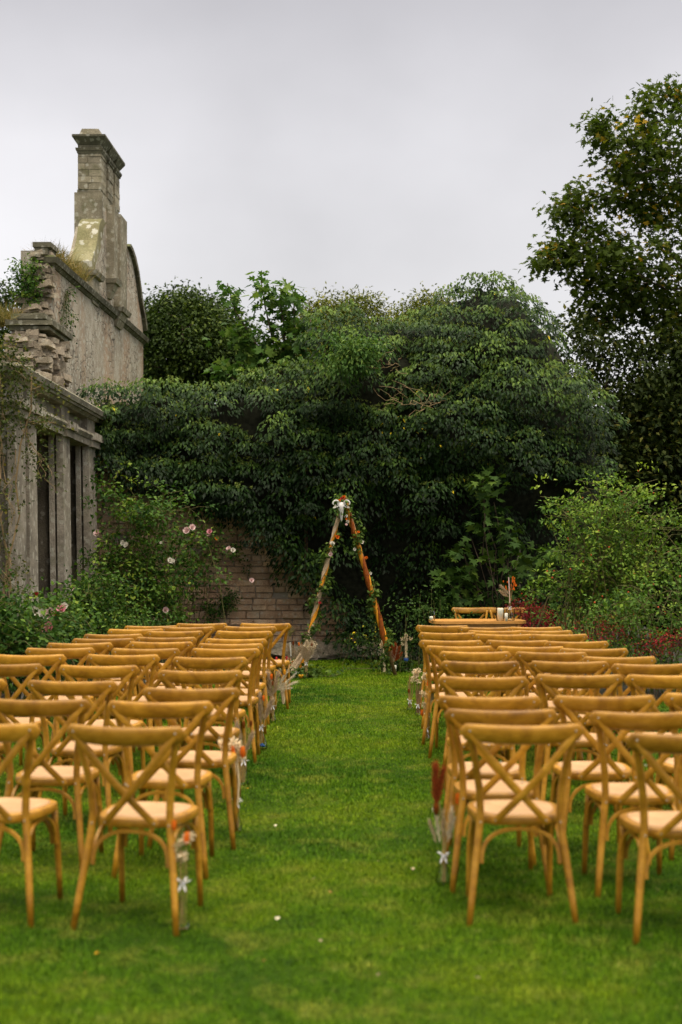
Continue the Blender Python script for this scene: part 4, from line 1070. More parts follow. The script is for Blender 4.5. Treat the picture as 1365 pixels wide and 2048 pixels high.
# crimson planting on the right
def redplant(label, lst, Y, n, seed, L=.045, W=.012):
    random.seed(seed); r_ = thing('red_shrub', label, 'shrub', (gx(sum(a for a, _ in lst) / len(lst), Y), Y, 0), group='crimson shrubs in the right bed')
    C = []; mb = MB()
    for _ in range(n):
        a, b_ = random.choice(lst); yy = Y + random.gauss(0, .15); C.append((gx(a + random.gauss(0, 9), yy), yy, gz(b_ + random.gauss(0, 8), yy)))
    for i in range(0, n, 4): mb.tube(wander((r_.location.x + random.gauss(0, .1), Y, 0), C[i], 4, .15), [.006, .005, .004, .003, .002], 4)
    place(leaf_clusters(np.array(C), 22, .15, L, W, seed, droop=.3, mat=M['red'], name='foliage', parent=r_, tintbase=.5), r_)
    place(mb.build('stems', M['bark'], r_), r_)
redplant('crimson feathery shrub just behind the right end of the table', [(1050, 1235), (1070, 1225), (1090, 1235), (1045, 1250), (1085, 1250), (1100, 1255), (1048, 1212)], 18.4, 90, 81)
redplant('sparse red-leaved plant low in the bed beyond the right chairs', [(1180, 1280), (1215, 1270), (1240, 1265), (1130, 1250), (1150, 1262), (1200, 1250)], 15.2, 36, 82, .03, .012)
redplant('scarlet flowering plant low by the right frame edge', [(1310, 1290), (1340, 1285), (1325, 1300), (1350, 1275), (1290, 1300), (1365, 1290)], 14.8, 26, 83, .035, .014)
o = MB()
for i in range(5): pass
# low green ground plants behind the chairs at right and by the wall
def lowplant(label, lst, Y, n, seed, mat='rose', tb=.35):
    random.seed(seed); C = []
    for _ in range(n):
        a, b_ = random.choice(lst); yy = Y + random.gauss(0, .25); C.append((gx(a + random.gauss(0, 22), yy), yy, max(.05, gz(b_ + random.gauss(0, 14), yy))))
    r_ = thing('ground_plants', label, 'plant', (C[0][0], Y, 0))
    place(leaf_clusters(np.array(C), 18, .2, .045, .028, seed, mat=M[mat], name='foliage', parent=r_, tintbase=tb), r_)
    mb = MB()
    for i in range(0, n, 4): mb.tube(wander((C[i][0] + random.gauss(0, .06), C[i][1], 0), C[i], 3, .15), [.005, .004, .003, .002], 3)
    mb.tube([(p[0], p[1], .01) for p in sorted(C[::4])], .004, 3)
    place(mb.build('stems', M['cane'], r_), r_)
lowplant('leafy ground plants beneath the right rose bush', [(1150, 1300), (1220, 1310), (1290, 1330), (1350, 1350), (1330, 1300), (1120, 1290)], 15.2, 110, 85)
lowplant('grassy bed plants between the left roses and the chairs', [(130, 1270), (170, 1250), (210, 1240), (240, 1250), (280, 1255), (320, 1245)], 16.6, 110, 86, 'rosedark')
lowplant('dark leafy plants at the foot of the ivy behind the table', [(840, 1270), (880, 1250), (930, 1260), (830, 1220), (860, 1200)], 18.7, 70, 87, 'shoot')
lowplant('tangled low ivy on the ground right of the arch foot', [(700, 1290), (720, 1300), (750, 1290), (740, 1270), (800, 1290), (830, 1300)], 19.6, 90, 88, 'ivy', .35)
tuft('grass_tuft', 'tall strappy leaves in front of the left roses', [(gx(a, 16.2), 16.2, .02) for a in (160, 172, 185, 200, 212, 225)], 26, .62, 90, 'rosedark', .1)
# weathered pale bench edge seen through the right chairs

# ------------------------------------------------------------------ chairs
def rearleg(s):
    mb = MB(); P = [(.226, -.285, 0), (.212, -.262, .12), (.192, -.228, .28), (.176, -.204, .40), (.169, -.197, .48), (.174, -.204, .58), (.192, -.228, .69), (.214, -.256, .80), (.219, -.262, .826)]
    mb.tube([(s * x, y, z) for x, y, z in P], [.0135, .0148, .016, .0165, .0165, .0165, .016, .0155, .013], 10); return mb
def frontleg(s):
    mb = MB(); P = [(.184, .205, 0), (.182, .192, .12), (.180, .176, .26), (.170, .168, .36), (.168, .165, .434)]
    mb.tube([(s * x, y, z) for x, y, z in P], [.0125, .0135, .015, .0165, .0165], 10); return mb
def outline(k, n=36):
    o_ = []
    for i in range(n):
        a = 2 * PI * i / n; c_, s_ = math.cos(a), math.sin(a); e_ = 2 / 3.0
        x = math.copysign(abs(c_) ** e_, c_); y = math.copysign(abs(s_) ** e_, s_)
        hw = .198 + .020 * y
        o_.append((x * hw * k, .012 + y * .212 * k))
    return o_
def seat_frame():
    mb = MB(); mb.loft([[(x, y, z) for x, y in outline(k)] for k, z in ((.90, .418), (.985, .424), (1.0, .434), (1.0, .448), (.985, .458), (.95, .462), (.86, .462), (.845, .457))], cap=True); return mb
def seat_panel():
    mb = MB(); mb.loft([[(x, y, z) for x, y in outline(k)] for k, z in ((.862, .4585), (.86, .4635), (.80, .466), (.5, .464), (.15, .463))], cap=True); return mb
def rail():
    mb = MB(); rings = []; n = 14
    for i in range(25):
        t_ = -1 + 2 * i / 24; x = t_ * .262; q = 1 - t_ * t_
        endf = min(1, math.sqrt(max(.0, 1 - ((abs(t_) - .88) / .12) ** 2)) if abs(t_) > .88 else 1); endf = max(endf, .12)
        hh = (.037 + .004 * q) * endf; tt = (.0175 + .002 * q) * endf
        y = -.262 - .042 * q; z = .832 - .012 * q
        sl = -.14 * t_ * -1
        ring = []
        for k in range(n):
            a = 2 * PI * k / n; c_, s_ = math.cos(a), math.sin(a)
            yy = math.copysign(abs(c_) ** .8, c_) * tt; zz = math.copysign(abs(s_) ** .8, s_) * hh
            ring.append((x, y + yy - zz * .22, z + zz))
        rings.append(ring)
    mb.loft(rings); return mb
def slat(s):
    mb = MB(); pts = []
    for i in range(13):
        t_ = i / 12; x = -.224 + .340 * t_; z = .832 - .394 * t_ - .012 * math.sin(PI * t_)
        y = -.288 - .012 * math.sin(PI * t_) + .072 * t_ ** 1.2 + (.0055 if s > 0 else -.0055) * math.sin(PI * t_) * 1.0
        pts.append((s * x, y, z))
    mb.strip(pts, (0, -1, 0), .030, .0095); return mb
def arch(kind):
    mb = MB(); pts = []
    for i in range(17):
        a = PI * i / 16; c_, s_ = math.cos(a), math.sin(a)
        cx = math.copysign(abs(c_) ** .85, c_); sz = abs(s_) ** .75
        zz = .265 + .143 * sz
        if kind == 'rear': pts.append((cx * .166, -.212 + .02 * sz, zz))
        elif kind == 'front': pts.append((cx * .158, .172 - .012 * sz, zz))
        else: pts.append((kind * (.180 - .012 * sz), -.012 + cx * .172, zz))
    mb.strip(pts, (lambda t_: (0, 1, 0)) if isinstance(kind, str) else (1, 0, 0), .017, .015); return mb
CME = {'rear_leg': [rearleg(s).mesh('rear_leg', True) for s in (-1, 1)], 'front_leg': [frontleg(s).mesh('front_leg', True) for s in (-1, 1)],
       'cross_slat': [slat(s).mesh('cross_slat', angle=50) for s in (-1, 1)], 'bentwood_brace': [arch(k).mesh('bentwood_brace', angle=50) for k in ('rear', 'front', -1, 1)],
       'seat': [seat_frame().mesh('seat', angle=40)], 'top_rail': [rail().mesh('top_rail', True)]}
mb = MB(); mb.lathe([(0.0005, .0025), (.003, .002), (.0045, .001), (.005, -.002)], n=10); bolt_me = mb.mesh('bolt', True); bolt_me.materials.append(M['steel'])
chair0 = thing('cross_back_chair', 'x', 'chair')
for k, ms__ in CME.items():
    for me in ms__:
        o = link(k, me, M['oak'], chair0)
        if k == 'seat':
            link('rattan_panel', seat_panel().mesh('rattan_panel', True), M['rattan'], o)
CME['seat'][0].materials[0] = M['oak']
for (x, y, z) in ((-.222, -.294, .836), (.222, -.294, .836), (0, -.270, .617), (-.108, -.2235, .449), (.108, -.2235, .449), (-.17, -.2165, .44), (.17, -.2165, .44)):
    o = link('bolt', bolt_me, None, chair0); o.location = (x, y, z); o.rotation_euler = (R(90), 0, 0)
remember(chair0)
# (px of rail middle, row of rail top, rotation) from the near row to the far row
LA = [(249, 1443, -11), (320, 1395, -3), (383, 1369, -2), (401, 1335, -2), (420, 1309, -3), (451, 1292, -4), (459, 1284, -4), (472, 1273, -4), (488, 1258, -5), (500, 1249, -5), (531, 1243, -5)]
LB = [(-40, 1437, -8), (76, 1391, -6), (143, 1355, -6), (197, 1325, -5), (246, 1304, -4), (291, 1292, -3), (322, 1279, -2), (332, 1270, -2), (350, 1258, 3), (376, 1250, 5), (404, 1243, 6)]
LC = [None, (-80, 1352, 0), (5, 1322, -2), (58, 1304, -2), (120, 1291, 2), (160, 1281, 4), (200, 1275, 4), (227, 1264, 3), (272, 1254, 5), (299, 1249, 5)]
RA = [(1046, 1440, 0), (1004, 1412, -2), (979, 1385, -3), (967, 1347, -3), (961, 1317, -3), (951, 1298, -3), (919, 1287, -5), (902, 1276, -4), (896, 1261, -4), (885, 1247, -6)]
RB = [(1384, 1457, 2), (1294, 1415, 2), (1211, 1384, 2), (1159, 1343, -2), (1139, 1317, -4), (1103, 1299, -6), (1062, 1288, -5), (1036, 1276, -4), (1009, 1264, -3), (992, 1257, -3), (972, 1251, -4)]
RC = [None, (1430, 1379, 2), (1340, 1343, 2), (1304, 1322, 2), (1240, 1308, 3), (1189, 1292, 2), (1155, 1278, 3), (1118, 1264, 3), (1093, 1258, 2), (1072, 1250, 3)]
ORD = ['nearest', 'second', 'third', 'fourth', 'fifth', 'sixth', 'seventh', 'eighth', 'ninth', 'tenth', 'eleventh']
BLK = {'L': 'left', 'R': 'right'}; COLN = {'A': 'aisle column', 'B': 'middle column', 'C': 'outer column'}
first = True; CH = {}
for blk, cols_ in (('L', (LA, LB, LC)), ('R', (RA, RB, RC))):
    for cn, lst in zip('ABC', cols_):
        prev = None; lst = [q for q in lst if q is not None]
        for i, it in enumerate(lst):
            if it is None: continue
            px, py, rot = it; rz = R(rot)
            d = FPX * (H - .872) / (py - HY)
            x, y = gx(px, d), d
            # rail centre sits at local (0,-.285)
            ox = x - math.sin(rz) * .285; oy = y + math.cos(rz) * .285
            if prev and oy - prev < .56: oy = prev + .56
            prev = oy
            c_ = chair0 if first else copy_tree(chair0); first = False
            c_.location = (ox, oy, -.010); c_.rotation_euler = (0, 0, rz)
            c_['label'] = "honey oak cross-back chair, %s from the camera in the %s block's %s" % (ORD[i], BLK[blk], COLN[cn])
            c_['group'] = 'cross-back chairs in rows facing the arch'
            CH[blk + cn + str(i)] = c_
for j, (px, nm) in enumerate(((940, 'chair behind the left half of the table, empty and facing the aisle'), (1016, 'chair behind the right end of the table, partly hidden by candles'))):
    c_ = copy_tree(chair0); Y = 19.0; c_.location = (gx(px, Y), Y + (.22), -.03); c_.rotation_euler = (0, 0, R(6 if j else -4) + 0)
    # they face the camera across the table
    c_.rotation_euler = (0, 0, R(180 + (4 if j else -3))); c_.location = (gx(px, Y), Y - .28, -.045)
    c_['label'] = 'honey oak cross-back ' + nm; c_['group'] = 'chairs behind the signing table'

# ------------------------------------------------------------------ table with candles
YT0 = 16.30
tb_ = thing('trestle_table', 'long plain wooden table with rounded end behind the right chair block', 'table', (gx(955, 16.6), 16.62, 0), R(4))
mb = MB(); mb.loft([[(x, y, z) for x, y in [(.55 * math.copysign(abs(math.cos(a)) ** .35, math.cos(a)), .30 * math.copysign(abs(math.sin(a)) ** .35, math.sin(a))) for a in [2 * PI * i / 40 for i in range(40)]]] for z in (.735, .740, .762, .767)])
mb.build('tabletop', M['table'], tb_, angle=40)
for sx in (-1, 1):
    for sy in (-1, 1):
        q = MB(); q.tube([(sx * .46, sy * .26, 0), (sx * .44, sy * .24, .735)], [.02, .026], 8); q.build('leg', M['table'], tb_, True)
q = MB(); q.box((0, -.235, .69), (.84, .02, .085)); q.box((0, .235, .69), (.84, .02, .085)); q.build('apron', M['table'], tb_)
TZ = .768
def jar(name, label, loc, r, h, kind='jar', cat='jar', neck=None, group=None, mat='glass'):
    t_ = thing(name, label, cat, loc, group=group); mb = MB()
    nr = neck or r * .82
    mb.lathe([(.001, .002), (r * .9, .002), (r, .008), (r, h * .78), (r * .96, h * .86), (nr, h * .92), (nr, h), (nr - .003, h), (nr - .003, h * .92), (r - .003, h * .84), (r - .004, .012), (.001, .010)], n=20)
    mb.build('glass_body', M[mat], t_, smooth=True); 
    return t_
def candle(label, loc, r, h, cat='candle'):
    mb = MB(); mb.lathe([(.0005, 0), (r, 0), (r, h - .004), (r - .004, h), (.003, h - .003)], n=18, close=True)
    o = mb.build('candle', M['wax'], None, True, ); o.location = loc
    t_ = tag(o, label, cat); w = MB(); w.tube([(0, 0, h - .004), (.001, 0, h + .010)], .0014, 5); w.build('wick', M['dark'], o)
    return o
def T(px, Y): return (gx(px, Y), Y)
x, y = T(861, 16.45); y = 16.45
x = gx(892, 16.5)
jx = gx(861, 16.5)
# a small stool-height tray carries the left jar beyond the table end
t_ = jar('candle_jar', 'clear screw-neck jar with a small white candle at the left end of the table', (gx(863, 16.42), 16.42, TZ), .042, .115); candle('small white candle inside the clear jar at the table left end', (gx(863, 16.42), 16.42, TZ + .011), .022, .04)
t_ = jar('hurricane_glass', 'straight clear glass around the thick white pillar candle on the table', (gx(1001, 16.42), 16.42, TZ), .046, .155, neck=.046); candle('thick white pillar candle in a straight glass on the table', (gx(1001, 16.42), 16.42, TZ + .011), .034, .135)
candle('slim white candle standing right of the pillar candle on the table', (gx(1013, 16.36), 16.36, TZ), .019, .09)
t_ = jar('hurricane_glass', 'wider clear glass behind the slim candle on the table', (gx(1021, 16.46), 16.46, TZ), .05, .135, neck=.05)

# ------------------------------------------------------------------ dried flower vocabulary (local coordinates)
def stems(parent, loc_tips, base=(0, 0, .02), mat='stem', r=.0016):
    mb = MB()
    for tp in loc_tips:
        b_ = Vector(base) + Vector((random.uniform(-.012, .012), random.uniform(-.012, .012), 0))
        mb.tube([b_, b_.lerp(Vector(tp), .5) + Vector((random.uniform(-.008, .008), 0, 0)), tp], [r, r, r * .7], 4)
    return mb.build('stems', M[mat], parent)
def plume(parent, a, b, w, mat='plume', n=160, name='plume'):
    a = Vector(a); b = Vector(b); b = a.lerp(b, .88); w *= .75; n = int(n * 1.3); ax = (b - a); L = ax.length; ax.normalize(); mb = MB()
    s1 = ax.orthogonal().normalized(); s2 = ax.cross(s1)
    for i in range(n):
        t_ = random.random() ** .8; p = a + ax * L * t_ * .85; th = random.uniform(0, 2 * PI)
        d = ax * 1.0 + (s1 * math.cos(th) + s2 * math.sin(th)) * random.uniform(.08, .38) + Vector((0, 0, -.12))
        l = L * random.uniform(.18, .34); ww = w * math.sin(PI * min(1, .15 + .85 * t_)) 
        q = p + d.normalized() * l
        side = d.cross(Vector((random.gauss(0, 1), random.gauss(0, 1), random.gauss(0, 1)))).normalized() * (.0011 + w * .016)
        off = (s1 * math.cos(th) + s2 * math.sin(th)) * ww * .35
        mb.add([p - side, p + side, q + off], [(0, 1, 2)])
        m2 = p.lerp(q + off, .5); mb.add([p + side, m2 + side * 2.2, q + off * 1.25], [(0, 1, 2)])
    return mb.build(name, M[mat], parent)
def puff(parent, c, r, mat='cream', n=60, name='flower_head', ps=.4):
    r *= 1.25
    mb = MB(); c = Vector(c)
    for i in range(n):
        d = Vector((random.gauss(0, 1), random.gauss(0, 1), random.gauss(0, 1))).normalized()
        mb.petal(c + d * r * random.uniform(.2, .7), d + Vector((random.gauss(0, .5), random.gauss(0, .5), random.gauss(0, .5))), Vector((random.gauss(0, 1), random.gauss(0, 1), 1)), r * ps * random.uniform(.8, 1.3), r * ps, .3, 2)
    return mb.build(name, M[mat], parent)
def physalis(parent, c, r=.018, mat='orange', name='orange_petals', n=7):
    mb = MB()
    for i in range(n):
        a = 2 * PI * i / n
        mb.petal(Vector(c) + Vector((0, 0, -r)), (math.cos(a) * .45, math.sin(a) * .45, 1), (-math.cos(a), -math.sin(a), .4), r * 2.6, r * 1.3, .25)
    return mb.build(name, M[mat], parent)
def gyps(parent, c, r, n=60, mat='cream', name='tiny_flowers'):
    mb = MB(); c = Vector(c)
    for i in range(n):
        d = Vector((random.gauss(0, 1), random.gauss(0, .8), random.gauss(0, .8))); d.normalize(); p = c + d * r * random.random() ** .5
        mb.blob(p, .006, .2, 5, 3); mb.tube([c + Vector((0, 0, -r)), p], .0007, 3, cap=False)
    return mb.build(name, M[mat], parent)
def bow(parent, z, s=1.0, mat='ribbon'):
    mb = MB(); s *= .8
    mb.lathe([(.013 * s, z - .006), (.016 * s, z), (.013 * s, z + .006)], n=10)
    for k in range(5):
        a = k * 2 * PI / 5 + random.uniform(-.3, .3); d = Vector((math.cos(a), math.sin(a) * .8, random.uniform(-.2, .35)))
        mb.petal(Vector((0, 0, z)) + d * .010 * s, d, (0, 0, 1), .034 * s, .022 * s, .35)
    for k in (-1, 1): mb.petal((k * .004, -.014, z), (k * .35, -.2, -1), (0, -1, 0), .045 * s, .012 * s, .1)
    return mb.build('ribbon_bow', M[mat], parent)
def flask(label, loc, r=.036, h=.19, group='little bottles along the aisle', wide=False):
    t_ = thing('glass_bottle', label, 'bottle', loc, group=group); mb = MB()
    mb.lathe([(.001, .003), (r * .92, .003), (r, .012), (r * .93, h * .22), (r * .55, h * .55), (r * .36, h * .80), (r * .34, h * .93), (r * .46, h), (r * .38, h), (r * .28, h * .92), (r * .48, h * .55), (r * .86, h * .2), (r * .9, .015), (.001, .008)], n=18)
    mb.build('glass_body', M['glass'], t_, smooth=True); bow(t_, h * .97)
    return t_
def bouquet(label, loc, group='dried flower bunches'):
    return thing('dried_bouquet', label, 'flowers', loc, group=group)
random.seed(77)
def at(px, py, off=0.0):
    Y = gy(py); return (gx(px, Y), Y + off, off * 0 + .0)
# left side of the aisle
l = at(366, 1858); flask('small glass bottle with white bow beside the nearest left aisle chair', l, .030, .20)
b1 = bouquet('cream and orange dried flowers in the bottle by the nearest left chair', l)
stems(b1, [(-.012, 0, .33), (.012, .01, .36), (.02, 0, .40), (-.025, 0, .42), (.0, 0, .44), (-.015, .01, .45)])
for c_, r_ in (((-.005, 0, .305), .026), ((-.035, 0, .345), .018), ((.012, 0, .375), .026), ((.035, 0, .395), .018), ((-.01, .0, .36), .016)): puff(b1, c_, r_, n=40)
physalis(b1, (.018, -.012, .375), .020); physalis(b1, (-.035, -.01, .43), .016)
l = at(474, 1662); flask('small glass bottle with white bow beside the third left aisle chair', l, .030, .17)
b1 = bouquet('full cream dried bunch with orange petals by the third left aisle chair', l)
stems(b1, [(random.uniform(-.05, .04), random.uniform(-.02, .02), random.uniform(.36, .46)) for _ in range(12)], r=.003)
stems(b1, [(.004, -.02, .40), (-.006, -.02, .40)], base=(.0, -.02, .15), mat='paleplume' if False else 'cream', r=.006)
for _ in range(13): puff(b1, (random.uniform(-.10, .03), random.uniform(-.03, .03), random.uniform(.40, .50)), random.uniform(.018, .030), n=36)
puff(b1, (-.09, 0, .40), .03, n=50); physalis(b1, (.035, -.02, .44), .024); physalis(b1, (-.015, -.035, .42), .022); physalis(b1, (-.02, -.03, .455), .018, 'orange')
l = at(488, 1570); flask('small glass bottle with white bow between third and fourth left aisle chairs', l, .032, .17)
b1 = bouquet('slim rust and tan dried bunch behind the full cream bunch, left aisle', l)
stems(b1, [(random.uniform(-.04, .05), 0, random.uniform(.3, .42)) for _ in range(9)], r=.002)
plume(b1, (-.02, 0, .25), (-.05, 0, .45), .04); plume(b1, (.01, 0, .22), (.07, 0, .38), .04); physalis(b1, (.0, 0, .40), .018, 'rust', 'rust_petals'); physalis(b1, (.05, -.01, .41), .016, 'rust', 'rust_petals')
l = at(523, 1498); flask('conical glass bottle with blue glass beads, left of the aisle', l, .05, .18)
mb = MB(); [mb.blob((random.uniform(-.025, .025), random.uniform(-.02, .02), .02 + random.uniform(0, .02)), .009, .1, 6, 4) for _ in range(14)]
o = mb.build('glass_beads', M['blueglass'], None, True); o.location = l; tag(o, 'blue glass beads in the bottom of the conical bottle', 'beads')
b1 = bouquet('tall tan pampas bunch standing in the conical bottle, left aisle', l)
stems(b1, [(random.uniform(-.04, .05), 0, random.uniform(.3, .42)) for _ in range(8)], r=.0025); plume(b1, (.0, 0, .2), (-.02, 0, .48), .05); plume(b1, (.02, 0, .22), (.10, 0, .44), .05); plume(b1, (0, 0, .22), (-.08, 0, .40), .04); physalis(b1, (.02, -.02, .40), .018)
l = at(546, 1446); flask('small glass bottle with white bow beside the sixth left aisle chair', l, .032, .16)
b1 = bouquet('spreading pampas bunch with white feathery plumes, left aisle', l)
stems(b1, [(random.uniform(-.05, .08), 0, random.uniform(.3, .4)) for _ in range(8)], r=.0025)
for e_ in ((-.16, 0, .44), (-.2, 0, .36), (-.05, 0, .50), (.06, 0, .50)): plume(b1, (0, 0, .24), e_, .05)
for e_ in ((.22, 0, .46), (.26, 0, .40), (.16, -.02, .52), (.20, 0, .33)): plume(b1, (.03, 0, .30), e_, .018, 'paleplume', 70)
physalis(b1, (-.01, -.03, .42), .020, 'orange'); physalis(b1, (.11, -.03, .46), .02, 'yellow', 'yellow_petals'); physalis(b1, (-.0, -.03, .36), .016, 'rust', 'rust_petals')
l = at(567, 1408)
b1 = bouquet('tied upright sheaf of pale dried stems at the left aisle edge', l)
stems(b1, [(random.uniform(-.05, .05), random.uniform(-.02, .02), random.uniform(.26, .36)) for _ in range(26)], base=(0, 0, .0), mat='cream', r=.004)
for e_ in ((-.08, 0, .42), (.0, 0, .44), (.06, 0, .42)): plume(b1, (0, 0, .24), e_, .04)
physalis(b1, (-.045, 0, .42), .026, 'yellow', 'yellow_petals'); physalis(b1, (-.07, 0, .46), .016, 'redbud', 'red_petals')
# right side of the aisle
l = at(887, 1772); flask('small glass bottle with white bow beside the second right aisle chair', l, .036, .15)
b1 = bouquet('tall bunch with a rust-red pampas plume and pale grasses, right aisle', l)
stems(b1, [(-.02, 0, .40), (.03, 0, .33), (.01, 0, .33), (0, 0, .36)], r=.003, mat='stem'); stems(b1, [(.0, 0, .2), (.01, 0, .2)], base=(-.01, 0, .02), mat='greenstem', r=.003)
plume(b1, (-.035, 0, .37), (-.035, 0, .60), .035, 'rustplume', 300, 'rust_plume'); plume(b1, (-.03, 0, .38), (.005, 0, .58), .03, 'rustplume', 200, 'rust_plume')
for e_ in ((.04, 0, .40), (-.04, 0, .40), (.0, 0, .38), (.055, 0, .35), (-.07, 0, .33)): plume(b1, (e_[0] * .45, 0, .20), e_, .012, 'paleplume' if e_[0] > .03 or e_[0] == -.04 else 'plume', 60)
physalis(b1, (-.035, -.02, .36), .022, 'rust', 'rust_petals'); physalis(b1, (.07, .02, .40), .02, 'orange'); puff(b1, (-.045, -.01, .36), .012, 'white', 20, 'white_flower')
l = at(853, 1480); flask('small glass bottle with white bow beside the sixth right aisle chair', l, .030, .10)
b1 = bouquet('cream and orange dried bunch hanging by the sixth right aisle chair', l)
stems(b1, [(random.uniform(-.03, .05), 0, random.uniform(.2, .42)) for _ in range(12)], r=.004)
for _ in range(10): puff(b1, (random.uniform(-.04, .03), -.01, random.uniform(.2, .42)), .022, n=30)
physalis(b1, (.02, -.02, .46), .026); physalis(b1, (-.035, -.01, .22), .022); plume(b1, (.0, 0, .2), (.07, 0, .46), .03, 'paleplume')
l = at(836, 1430); flask('small glass bottle with white bow beside the eighth right aisle chair', l, .030, .10)
b1 = bouquet('thick brown-stemmed cream flower bunch by the eighth right aisle chair', l)
stems(b1, [(random.uniform(-.02, .05), 0, random.uniform(.2, .4)) for _ in range(14)], mat='pole', r=.004)
for _ in range(14): puff(b1, (random.uniform(-.03, .10), -.01, random.uniform(.30, .43)), .026, n=30)
l = at(820, 1419); flask('small glass bottle with white bow farthest along the right aisle', l, .028, .09)
b1 = bouquet('small cream dried bunch with red petals farthest along the right aisle', l)
stems(b1, [(random.uniform(-.02, .06), 0, random.uniform(.2, .36)) for _ in range(10)], r=.003)
for _ in range(8): puff(b1, (random.uniform(.0, .07), -.01, random.uniform(.28, .37)), .022, n=30)
physalis(b1, (-.01, -.02, .18), .016, 'rust', 'rust_petals')
# table vase
loc = (gx(1020, 16.52), 16.52, TZ)
t_ = thing('glass_bottle', 'tall slim glass bottle with white ribbon on the table', 'bottle', loc, group='little bottles along the aisle'); t_['group'] = 'table glassware'
mb = MB(); mb.lathe([(.001, .003), (.035, .003), (.037, .02), (.033, .07), (.014, .13), (.012, .19), (.015, .20), (.011, .20), (.010, .13), (.029, .07), (.033, .02), (.001, .01)], n=18); mb.build('glass_body', M['glass'], t_, smooth=True); bow(t_, .15, .9)
b1 = bouquet('orange blossom and tan pampas spray in the table bottle', loc)
stems(b1, [(-.01, 0, .5), (.02, 0, .48), (.05, 0, .46), (.0, 0, .44)], r=.002); plume(b1, (-.01, 0, .27), (-.13, 0, .36), .06); plume(b1, (-.01, 0, .3), (-.12, 0, .42), .05)
mb = MB(); mb.tube([(.0, 0, .2), (-.012, 0, .50)], .006, 6); mb.build('pale_stalk', M['palepink'], b1)
for _ in range(26): physalis(b1, (random.choice((-.05, .03, .045, .05)) + random.gauss(0, .012), random.gauss(0, .01), random.uniform(.34, .50)), .010, 'orange', 'orange_petals', 5)

# ------------------------------------------------------------------ the arch
YA = 18.0
ar = thing('wooden_arch', 'tall A-frame of two wooden poles standing at the end of the aisle', 'arch', (0.08, YA, 0))
APX = Vector((.03, YA, 2.20))
LF = Vector((gx(600, YA), YA - .02, 0)); RF = Vector((gx(791, YA), YA - .02, 0)); BF = Vector((.12, YA + .75, 0))
def pole_pts(a, b, n=2, ext=0.06):
    d = (b - a).normalized(); return [a, b + d * ext]
for a, nm in ((LF, 'pole'), (RF, 'pole')):
    apx = APX + Vector(((-.02 if a is LF else .04), (.03 if a is BF else 0), 0))
    mb = MB(); mb.tube(pole_pts(a, apx), [.024, .020], 8); place(mb.build('pole', M['pole'], ar, True), ar)
def helix_wrap(a, b, mats, labels, r0=.052, turns=5, seed=0, bot=.08, split=.5):
    """strips of cloth wound round a pole, one object per colour"""
    rr = random.Random(seed); ax = (b - a); L = ax.length; ax.normalize(); s1 = ax.cross(Vector((0, 1, 0))).normalized(); s2 = ax.cross(s1)
    n = 170; m_ = len(mats)
    for k in range(m_):
        vs = []; fs = []; wd = 2 * PI * (split if k == 0 else 1 - split) * 1.08; c8 = 9
        ph = [rr.uniform(0, 6) for _ in range(4)]
        for i in range(n):
            t_ = bot / L + (1 - bot / L) * i / (n - 1)
            th0 = t_ * turns * 2 * PI + k * 2 * PI * split + .35 * math.sin(t_ * 9 + ph[0]) + .2 * math.sin(t_ * 23 + ph[1])
            for j in range(c8):
                u = j / (c8 - 1); th = th0 + u * wd
                r = r0 * (1 + .16 * math.sin(u * PI * 5 + t_ * 11 + ph[2]) + .10 * math.sin(t_ * 31 + k + u * 4) + .12 * (1 if k == 0 else 0) * math.sin(PI * u)) * (1 - .25 * t_) - (.004 if j in (0, c8 - 1) else 0) * (k % 2 + 1)
                p = a + ax * (L * t_ + .02 * math.sin(u * 3)) + (s1 * math.cos(th) + s2 * math.sin(th)) * r
                vs.append(p)
        for i in range(n - 1):
            for j in range(c8 - 1): fs.append((i * c8 + j, i * c8 + j + 1, (i + 1) * c8 + j + 1, (i + 1) * c8 + j))
        mb = MB(); mb.add(vs, fs); o = mb.build('fabric_drape', M[mats[k]], None, True)
        md = o.modifiers.new('thick', 'SOLIDIFY'); md.thickness = .003
        tag(o, labels[k], 'drape', 'cloth wound round the arch poles')
lt = APX + Vector((-.02, 0, -.02)); rt = APX + Vector((.04, 0, -.05))
helix_wrap(LF, lt, ('creamcloth', 'mustard'), ('cream chiffon wound round the left arch pole', 'mustard cloth wound round the left arch pole'), .032, 4.4, 1, split=.66)
helix_wrap(RF, rt, ('rust', 'mustard'), ('rust velvet wound round the right arch pole', 'mustard satin wound round the right arch pole'), .037, 3.4, 2, .30)
